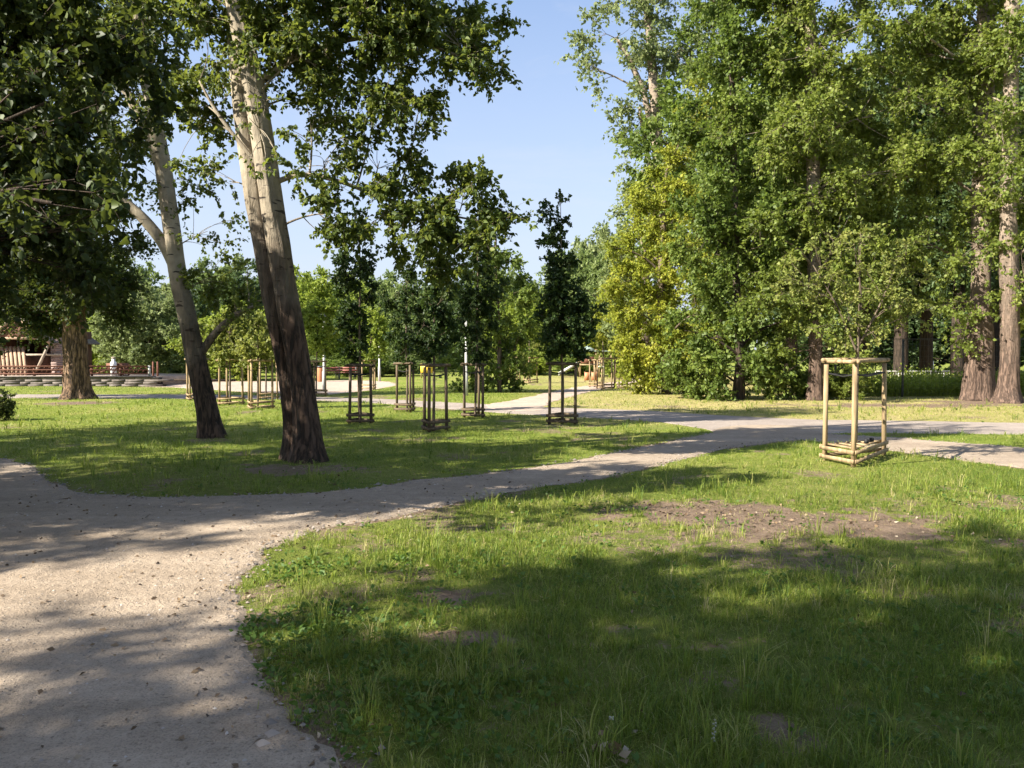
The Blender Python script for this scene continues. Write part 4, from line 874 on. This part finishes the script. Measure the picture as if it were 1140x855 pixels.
tree("young_tree", "sparse sunlit sapling with open twiggy crown rising from the large guard on the right lawn", "young tree", ctr,
     [[[ctr[0], ctr[1], -.03, .03], [ctr[0] + .01, ctr[1], 1.0, .026], [*at(955, 395, RD), .023], [*at(957, 330, RD), .014], [*at(958, 255, RD), .004]]],
     bl(RD, (955, 372, 26, 20), (922, 345, 30), (985, 345, 32), (950, 312, 36), (1002, 315, 28), (905, 300, 28), (955, 275, 26), (880, 322, 20), (985, 285, 24), (925, 270, 18), (1022, 345, 14)),
     0.065, M['leaf_new'], M['bark_young'], R=.22, lai=.75, sides=8, limbmin=1.5, limb_r=.012, twig_r=.003, droop=.1, lpt=9, rnd=True, group="young trees in guards",
     limbs=[tp(RD, (955, 395, 1.4), (935, 345, 1.1), (905, 295, .6)), tp(RD, (956, 385, 1.3), (985, 330, 1.0), (1000, 285, .5)), tp(RD, (955, 390, 1.2), (960, 330, .9), (950, 268, .4))])

# ------------------------------------------------------------------ lamp posts
M['pole'] = simple_mat("pole_paint", (0.46, 0.45, 0.42), 0.5, 0.08, 5, 0.4)
M['lantern'] = simple_mat("lantern_glass", (0.7, 0.72, 0.72), 0.25, 0.05, 5, 0.5)
M['metal_dark'] = simple_mat("dark_metal", (0.08, 0.085, 0.085), 0.5, 0.15, 8, 0.4)
def lamp(px, py, H, r, lb):
    g = gp(px, py); root = empty("lamp_post", (g[0], g[1], 0)); tag(root, lb, "lamp post", "pale park lamp posts")
    m_ = MB(); m_.tube([[0, 0, -.05], [0, 0, .9], [0, 0, .95], [0, 0, H]], [r * 1.5, r * 1.5, r, r * .8], 12); m_.build("pole", M['pole'], root, True)
    m_ = MB(); m_.tube([[0, 0, H + .08], [0, 0, H + .35], [0, 0, H + .42]], [.07, .11, .10], 12); m_.build("lantern", M['lantern'], root, True)
    m_ = MB(); m_.tube([[0, 0, H + .40], [0, 0, H + .46], [0, 0, H + .52]], [.14, .13, .04], 14); m_.tube([[0, 0, H - .02], [0, 0, H + .1]], [.05, .07], 10); m_.build("lamp_cap", M['metal_dark'], root, True)
lamp(519, 441, 3.9, .055, "white lamp post between the dark staked saplings")
lamp(361, 436, 3.1, .06, "pale lamp post just right of the twin-trunked poplar by the plaza")
lamp(422.5, 424.5, 3.2, .06, "far pale lamp post beyond the plaza between dark saplings")
lamp(705, 424, 4.2, .065, "thin pale lamp post at the end of the sandy path by the play area")
lamp(242, 420, 3.0, .05, "far pale lamp post seen right of the slimmer leaning poplar")

# ------------------------------------------------------------------ barn, wall and fence on the left
M['plank_pale'] = simple_mat("pale_planks", (0.34, 0.235, 0.16), 0.8, 0.22, 6, 0.15, (1, 6, .3))  # paler than the brown planks
M['plank_brown'] = simple_mat("brown_planks", (0.13, 0.065, 0.042), 0.8, 0.25, 6, 0.15, (1, 1, .3))
M['plank_red'] = simple_mat("red_brown_rail", (0.17, 0.075, 0.05), 0.75, 0.25, 6, 0.2, (.3, 1, 1))
M['shingle'] = simple_mat("grey_shingles", (0.19, 0.165, 0.15), 0.85, 0.3, 7, 0.15)
M['timber_pink'] = simple_mat("weathered_cladding", (0.27, 0.20, 0.18), 0.85, 0.2, 5, 0.15, (1, 1, 8))
M['stone_wall'] = simple_mat('rubble_stone', (.145, .125, .112), .9, .4, 5, .15, (1, 1, 2), 0, .4)
WD = 42.0
def X_(px, d): return (px - CXP) / F * d
root = empty("stone_wall", (X_(45, WD), WD + .3, 0)); tag(root, "low grey stone retaining wall under the brown timber fence", "wall")
x0, x1 = X_(-160, WD) - X_(45, WD), X_(165, WD) - X_(45, WD)
m_ = MB(); 
for r_ in range(4):
    xx = x0 + rng.uniform(0, .4)
    while xx < x1:
        l_ = rng.uniform(.5, 1.4); m_.box((xx + l_ / 2, rng.normal(0, .006), .065 + r_ * .128), (l_ - .006, .5, .124)); xx += l_
m_.build("stone_course", M['stone_wall'], root)
m_ = MB(); m_.box(((x0 + x1) / 2, 0, .535), (x1 - x0 + .3, .62, .05)); m_.build("capstone", M['shingle'], root)
m_ = MB(); m_.box(((x0 + x1) / 2, 4.3, .26), (x1 - x0, 8.0, .5)); m_.build("terrace_fill", M['sand_path'], root)
root = empty("timber_fence", (X_(45, WD), WD + .35, .56)); tag(root, "brown three-rail timber fence on the low stone wall", "fence")
nseg = 10
for k in range(nseg + 1):
    xx = x0 + (x1 - x0 - .1) * k / nseg; m_ = MB(); m_.box((xx, 0, .27), (.10, .10, .58)); m_.build("post", M['plank_red'] if k < nseg else M['pole'], root)
for z_ in (.12, .33, .52):
    m_ = MB(); m_.beam((x0, -.075, z_), (x1 - .15, -.075, z_), .04, .075); m_.build("rail", M['plank_red'], root)
m_ = MB()
for k in range(60):
    f = k / 60; m_.beam((x0 + (x1 - x0) * f, .02, .14), (x0 + (x1 - x0) * f + .25, .02, .5), .025, .05)
m_.build("brace", M['plank_red'], root)
# barn
BD = 46.5; bx = X_(28, BD)
root = empty("timber_barn", (bx, BD, .5)); tag(root, "old timber barn with a grey gable roof and open dark front behind the brown fence", "barn")
def bz(py): return 1.7 + (HOR - py) / F * BD - .5
def bxx(px): return X_(px, BD) - bx
m_ = MB(); m_.box((0, 4.0, 1.3), (3.6, .12, 2.7)); m_.box((-1.75, 2.0, 1.3), (.12, 3.9, 2.7)); m_.box((1.75, 2.0, 1.3), (.12, 3.9, 2.7)); m_.build("wall", M['plank_brown'], root)
ap = bz(352); ev = bz(386)
m_ = MB()
for sg in (-1, 1):
    m_.beam((0, 1.8, ap), (sg * 2.15, 1.8, ev + .2), 5.2, .09, (0, 0, 1))
m_.build("roof", M['shingle'], root)
m_ = MB()
for sg in (-1, 1): m_.beam((0, -.86, ap - .1), (sg * 2.15, -.86, ev + .09), .06, .16)
m_.beam((-1.5, -.8, bz(377)), (1.5, -.8, bz(377)), .1, .14); m_.build("gable_beam", M['plank_pale'], root)
m_ = MB(); m_.add([[-1.5, -.72, bz(378)], [1.5, -.72, bz(378)], [0, -.72, ap - .2], [-1.5, -.66, bz(378)], [1.5, -.66, bz(378)], [0, -.66, ap - .2]], [np.array([[0, 1, 2], [5, 4, 3]]), np.array([[0, 3, 4, 1], [1, 4, 5, 2], [2, 5, 3, 0]])]); m_.build("gable", M['plank_brown'], root)
m_ = MB()
for k in range(8):
    fx = bxx(-4 + 4.6 * k); m_.beam((fx, -.2, bz(386)), (fx + bxx(14) - bxx(0), -1.15, .02), .16, .07, (0, 1, 0))
m_.build("leaning_boards", M['plank_pale'], root)
m_ = MB(); m_.beam((bxx(-8), -.12, bz(388)), (bxx(30), -.12, bz(388)), .1, .14); m_.build("plate_beam", M['plank_pale'], root)
m_ = MB(); m_.beam((bxx(63), -.5, bz(379)), (bxx(46), -.7, .02), .13, .13); m_.build("diagonal_brace", M['wood_grey'], root)
m_ = MB(); m_.beam((bxx(26), -.4, bz(395)), (bxx(73), -.4, bz(395)), .12, .12); m_.build("cross_beam", M['wood_grey'], root)
m_ = MB()
for k in range(16): m_.box(((bxx(59.5) + bxx(70)) / 2, 0.0, .1 + k * (bz(376) - .1) / 16 + .08), (bxx(70) - bxx(59.5), .5 - (k % 2) * .03, (bz(376) - .1) / 16 - .012))
m_.build("clad_pillar", M['timber_pink'], root)
m_ = MB(); m_.box((bxx(38), .3, .55), (bxx(54) - bxx(24), .1, 1.1)); m_.build("half_door", M['plank_brown'], root)
# cart, unidentified white shape built as a churn, red posts
root = empty("wooden_cart", (X_(131, 44.5), 44.5, .5)); tag(root, "dark red-brown wooden cart with a spoked wheel behind the fence", "cart")
m_ = MB(); m_.box((0, 0, .42), (.95, .6, .08)); m_.box((0, -.29, .58), (.95, .05, .3)); m_.box((0, .29, .58), (.95, .05, .3)); m_.box((-.46, 0, .58), (.05, .6, .3)); m_.box((.46, 0, .58), (.05, .6, .3)); m_.build("box", M['plank_red'], root)
for sy in (-.42, .42):
    m_ = MB(); th = np.linspace(0, 2 * math.pi, 21); m_.tube(np.stack([.25 + .34 * np.cos(th), sy + 0 * th, .35 + .34 * np.sin(th)], 1), [.035] * 21, 6, False)
    for k in range(4): m_.beam((.25 + .33 * math.cos(k * .785), sy, .35 + .33 * math.sin(k * .785)), (.25 - .33 * math.cos(k * .785), sy, .35 - .33 * math.sin(k * .785)), .03, .03, (0, 1, 0))
    m_.build("wheel", M['plank_brown'], root)
m_ = MB(); m_.beam((-.4, 0, .4), (-1.3, 0, .12), .07, .07); m_.build("shaft", M['plank_brown'], root)
M['white'] = simple_mat("white_paint", (.78, .77, .75), .6, .06, 5)
root = empty("churn_shape", (X_(126.5, 44.0), 44.0, .5)); tag(root, "small white churn-shaped object showing above the fence beside the cart", "churn")
m_ = MB(); m_.tube([[0, 0, 0], [0, 0, .55], [0, 0, .6], [0, 0, .78], [0, 0, .86], [0, 0, 1.0]], [.16, .16, .17, .16, .08, .09], 14); m_.build("body", M['white'], root, True)
m_ = MB(); m_.tube([[0, 0, 1.0], [0, 0, 1.05], [0, 0, 1.10]], [.12, .12, .03], 12); m_.build("lid", M['wood_grey'], root, True)
for px, lb in ((170.5, "left of two thin red-brown posts past the end of the timber fence"), (175.5, "right of two thin red-brown posts past the end of the timber fence")):
    o = MB(); o.tube([[0, 0, -.05], [0, 0, .9], [0, 0, 1.32]], [.06, .055, .05], 8); r_ = o.build("marker_post", M['plank_red'], None, loc=(X_(px, 44), 44, 0)); tag(r_, lb, "post", "two red-brown posts")
root = empty("log_barrier", (X_(184, 43), 43, 0)); tag(root, "low dark log barrier on short posts right of the red-brown posts", "barrier")
m_ = MB(); m_.tube([[-.4, 0, .32], [1.8, 0, .33], [3.8, 0, .31]], [.06, .065, .06], 8); m_.build("log", M['bark_dark'], root, True)
for xx in (-.2, 3.5):
    m_ = MB(); m_.tube([[xx, 0, -.05], [xx, 0, .3]], [.07, .065], 8); m_.build("post", M['bark_dark'], root, True)

# ------------------------------------------------------------------ plaza bits
M['orange'] = simple_mat("orange_paint", (.45, .19, .09), .6, .1, 4, .4)
M['yellow'] = simple_mat("yellow_paint", (.72, .50, .06), .5, .1, 4, .4)
M['redp'] = simple_mat("red_paint", (.24, .08, .06), .6, .1, 4, .4)
M['teal'] = simple_mat("pale_green_roof", (.24, .30, .26), .6, .1, 4, .3)
g = gp(357, 425); root = empty("litter_bin", (g[0], g[1], 0)); tag(root, "orange-brown litter bin at the plaza edge beside the pale lamp post", "litter bin")
m_ = MB(); m_.tube([[0, 0, 0], [0, 0, .05], [0, 0, .85], [0, 0, .9]], [.17, .21, .23, .22], 16); m_.build("body", M['orange'], root)
m_ = MB(); m_.tube([[0, 0, .9], [0, 0, .96], [0, 0, 1.0]], [.25, .25, .12], 16); m_.build("lid", M['metal_dark'], root)
def bench(px, py, rz, lb):
    g = gp(px, py); root = empty("park_bench", (g[0], g[1], 0), rz); tag(root, lb, "bench", "reddish park benches")
    m_ = MB()
    for k in range(3): m_.box((0, -.16 + .16 * k, .45), (1.7, .13, .035))
    m_.build("seat", M['redp'], root); m_ = MB()
    for k in range(2): m_.beam((-.85, .24 + .05 * k, .6 + .18 * k), (.85, .24 + .05 * k, .6 + .18 * k), .03, .13)
    m_.build("backrest", M['redp'], root)
    for sx in (-.65, .65):
        m_ = MB(); m_.box((sx, -.16, .21), (.06, .06, .43)); m_.beam((sx, .2, 0), (sx, .29, .85), .06, .05, (0, 1, 0)); m_.box((sx, 0, .41), (.06, .42, .04)); m_.build("leg", M['metal_dark'], root)
bench(367, 422.5, .1, "reddish park bench beyond the plaza right of the litter bin")
bench(385, 422, -.1, "reddish park bench beyond the plaza behind the leftmost dark sapling")
g = gp(476, 421.5); root = empty("yellow_board", (g[0], g[1], 0)); tag(root, "yellow board on posts seen through the nearest shaded tree guard", "board")
m_ = MB(); m_.box((0, 0, .75), (1.0, .05, .65)); m_.build("panel", M['yellow'], root)
for sx in (-.45, .45):
    m_ = MB(); m_.box((sx, .055, .52), (.08, .06, 1.1)); m_.build("post", M['wood_stake'], root)

# playground
PD = 60.0
root = empty("play_tower", (X_(654, PD), PD, 0)); tag(root, "wooden play tower with pale green roof and twin slides at the far play area", "play tower")
for sx in (-.6, .6):
    for sy in (-.6, .6):
        m_ = MB(); m_.box((sx, sy, 1.05), (.11, .11, 2.15)); m_.build("post", M['wood_stake'], root)
m_ = MB(); m_.box((0, 0, .95), (1.5, 1.5, .08)); m_.build("platform", M['wood_stake'], root)
m_ = MB(); m_.add([[-.75, -.75, 1.95], [.75, -.75, 1.95], [.75, .75, 1.95], [-.75, .75, 1.95], [0, 0, 2.4]], [np.array([[0, 1, 4], [1, 2, 4], [2, 3, 4], [3, 0, 4]]), np.array([[3, 2, 1, 0]])]); m_.build("roof", M['teal'], root)
m_ = MB(); m_.box((0, -.68, 1.3), (1.1, .04, .5)); m_.build("side_panel", M['plank_red'], root)
for sg in (-1, 1):
    m_ = MB(); m_.beam((sg * .75, 0, .98), (sg * 2.2, 0, .15), .45, .04); m_.beam((sg * .75, -.24, 1.08), (sg * 2.2, -.24, .25), .03, .2); m_.beam((sg * .75, .24, 1.08), (sg * 2.2, .24, .25), .03, .2); m_.build("slide", M['pole'], root)
root = empty("climbing_bridge", (X_(684, PD), PD - 1, 0)); tag(root, "long low play frame with pale green roof and red and white panels", "play frame")
for k in range(4):
    for sy in (-.5, .5):
        m_ = MB(); m_.box((-1.3 + .87 * k, sy, .95), (.09, .09, 1.9)); m_.build("post", M['wood_stake'], root)
m_ = MB(); m_.box((0, 0, .82), (2.8, 1.15, .07)); m_.build("platform", M['pole'], root)
for k, mt in enumerate((M['redp'], M['white'], M['metal_dark'])):
    m_ = MB(); m_.box((-.87 + .87 * k, -.57, 1.12), (.72, .04, .42)); m_.build("side_panel", mt, root)
m_ = MB()
for sg in (-1, 1): m_.beam((-1.6, sg * .34, 1.98), (1.6, sg * .34, 1.98), .72, .05)
m_.build("roof", M['teal'], root)
for px, lb in ((654, "left of two orange play panels on the sand by the play area"), (661.5, "right of two orange play panels on the sand by the play area")):
    g = gp(px, 425.5); root = empty("play_board", (g[0], g[1], 0), .1); tag(root, lb, "play panel", "orange play panels")
    m_ = MB(); m_.tube([[0, -.02, .32], [0, .02, .32]], [.34, .34], 18) if False else m_.box((0, 0, .36), (.36, .05, .5)); m_.build("panel", M['orange'], root)
    for sx in (-.15, .15):
        m_ = MB(); m_.box((sx, .05, .33), (.05, .045, .68)); m_.build("post", M['plank_red'], root)

# ------------------------------------------------------------------ fences and verge on the right
FD = 31.5
fx0, fx1 = X_(930, FD), X_(1230, FD); root = empty("mesh_fence", (fx0, FD, 0)); tag(root, "tall thin dark wire mesh fence with weeds behind the right-hand poplars", "fence")
W = fx1 - fx0; npst = 5
for k in range(npst): m_ = MB(); m_.box((W * k / (npst - 1), 0, 1.13), (.06, .06, 2.36)); m_.build("post", M['metal_dark'], root)
m_ = MB()
for k in range(11): m_.beam((0, -.034, .15 + .213 * k), (W, -.034, .15 + .213 * k), .005, .005)
for k in range(int(W / .16)): m_.beam((.16 * k, -.04, .1), (.16 * k, -.04, 2.3), .004, .004, (0, 1, 0))
m_.build("wire_mesh", M['metal_dark'], root)
m_ = MB(); m_.beam((0, 0, 2.33), (W, 0, 2.33), .03, .03); m_.build("top_wire", M['metal_dark'], root)
RD2 = 41.5
root = empty("metal_railing", (X_(975, RD2), RD2, 0)); tag(root, "pale low metal railing beyond the weeds behind the mesh fence", "railing")
W = X_(1076, RD2) - X_(975, RD2)
for k in range(5): m_ = MB(); m_.box((W * k / 4, 0, .42), (.06, .05, .86)); m_.build("post", M['pole'], root)
for z_ in (.25, .84): m_ = MB(); m_.beam((0, -.05, z_), (W, -.05, z_), .045, .045); m_.build("rail", M['pole'], root)
m_ = MB()
for k in range(int(W / .14)): m_.beam((.14 * k + .07, -.05, .25), (.14 * k + .07, -.05, .84), .014, .014, (0, 1, 0))
m_.build("bars", M['pole'], root)
for px, py, d, H, lb in ((1037, 400, 47, 1.43, "short white post right of the pair of dark trunks"), (1063, 400, 48, 1.43, "short white post close left of the massive twin-stemmed poplar"), (1129.5, 405, 40, 1.25, "white slanting post right of the rightmost pale trunk")):
    o = MB(); o.tube([[0, 0, -.05], [.02, 0, H * .9], [.02, 0, H]], [.11, .10, .04], 10); r_ = o.build("white_post", M['white'], None, True, loc=(X_(px, d), d, 0)); tag(r_, lb, "post", "white posts behind the fence")

# tall weeds behind the fence
vm = MB(); n = 9000
px_ = rng.uniform(925, 1240, n); d_ = 31.9 + rng.random(n) ** 1.4 * 6; xx = (px_ - CXP) / F * d_
hh = (.35 + 1.0 * fbm(xx * .8, d_ * .8, 77, 3)) * rng.uniform(.6, 1.1, n)
gr_ = rng.random(n)
vm.add(*blades_at(xx, d_, 0 * xx, hh, rng.uniform(.015, .03, n), rng.uniform(.1, .6, n), np.clip(rng.normal(.55, .18, n), 0, 1), 2))
n2_ = 26000; i_ = rng.integers(0, n, n2_); t_ = rng.uniform(.3, 1.1, n2_)
leaf_quads(vm, np.stack([xx[i_] + rng.normal(0, .1, n2_), d_[i_] + rng.normal(0, .1, n2_), hh[i_] * t_], 1), rng.normal(size=(n2_, 3)) + np.array([0, 0, .3]), rng.uniform(.06, .13, n2_), np.clip(rng.normal(.55, .2, n2_), 0, 1))
tag(vm.build("tall_weeds", M['leaf_bright']), "yellow-green tall weeds behind the mesh fence", kind='stuff')

M['cream'] = simple_mat('cream_petal', (.36, .36, .28), .7, .1, 5)
# a few seed heads and flowers in the near lawn
for px, py, H, lb in ((792, 850, .17, "pale flowering weed stalk at the bottom edge of the lawn"), (678, 835, .12, "small white clover-like flower near the bottom edge of the lawn")):
    g = gp(px, py); root = empty("wild_flower", (g[0], g[1], .02)); tag(root, lb, "flower")
    m_ = MB(); m_.tube([[0, 0, -.03], [.005, 0, H * .5], [.014, 0, H]], [.0022, .0018, .0012], 5); m_.build("stem", M['grass'], root)
    m_ = MB()
    for k in range(12): 
        t_ = .45 + .55 * k / 12; a_ = k * 2.4; m_.box((.014 * t_ + .005 * math.cos(a_), .005 * math.sin(a_), H * t_ if H > .15 else H + .004 * math.sin(k)), (.007, .006, .006))
    m_.build("flower_head", M['cream'], root)

# ------------------------------------------------------------------ light, sky, render settings
EL = math.radians(36); az_ = math.atan2(-0.9, -0.43)
to_sun = Vector((math.sin(az_) * math.cos(EL), math.cos(az_) * math.cos(EL), math.sin(EL)))
sd = bpy.data.lights.new("sun", 'SUN'); sd.energy = 5.0; sd.angle = math.radians(0.55); sd.color = (1.0, 0.93, 0.80)
so_ = bpy.data.objects.new("sun", sd); COL.objects.link(so_); so_.rotation_euler = to_sun.to_track_quat('Z', 'Y').to_euler(); so_.location = (0, 0, 60)
w = bpy.data.worlds.new("World"); SC.world = w; w.use_nodes = True; nt = w.node_tree
bgn = nt.nodes["Background"]; sky = N(nt, "ShaderNodeTexSky", sky_type='NISHITA'); sky.sun_disc = False
sky.sun_elevation = EL; sky.sun_rotation = az_; sky.air_density = 1.0; sky.dust_density = 1.0; sky.ozone_density = 3.0
tc = N(nt, "ShaderNodeTexCoord"); mp = N(nt, "ShaderNodeMapping"); mp.inputs["Scale"].default_value = (1.2, 1.2, 4.5); nt.links.new(tc.outputs["Generated"], mp.inputs[0])
cn = texnoise(nt, mp.outputs[0], 2.2, 7, .62, .5); cr = ramp(nt, [(.45, (0, 0, 0)), (.85, (1, 1, 1))]); nt.links.new(cn.outputs[0], cr.inputs[0])
cc = mixc(nt, .40, sky.outputs[0], (1.75, 2.15, 3.1))
sz_ = N(nt, "ShaderNodeSeparateXYZ"); nt.links.new(tc.outputs["Generated"], sz_.inputs[0])
hr = N(nt, "ShaderNodeMapRange"); hr.inputs[1].default_value = 0.0; hr.inputs[2].default_value = 0.42; hr.inputs[3].default_value = .85; hr.inputs[4].default_value = 0; nt.links.new(sz_.outputs[2], hr.inputs[0])
cc = mixc(nt, hr.outputs[0], cc, (2.75, 2.95, 3.45))
cc = mixc(nt, math_(nt, 'MULTIPLY', cr.outputs[0], .55), cc, (3.0, 3.15, 3.5))
nt.links.new(cc, bgn.inputs["Color"]); bgn.inputs["Strength"].default_value = 0.09
vs = SC.view_settings; vs.view_transform = 'Standard'; vs.look = 'None'; vs.gamma = 1; vs.exposure = 1.62; vs.use_curve_mapping = False
SC.render.engine = 'CYCLES'; cy = SC.cycles
cy.max_bounces = 5; cy.diffuse_bounces = 3; cy.glossy_bounces = 2; cy.transmission_bounces = 4; cy.transparent_max_bounces = 4
cy.use_denoising = True; cy.use_adaptive_sampling = True; cy.adaptive_threshold = 0.02
try: cy.denoiser = 'OPENIMAGEDENOISE'
except Exception: pass
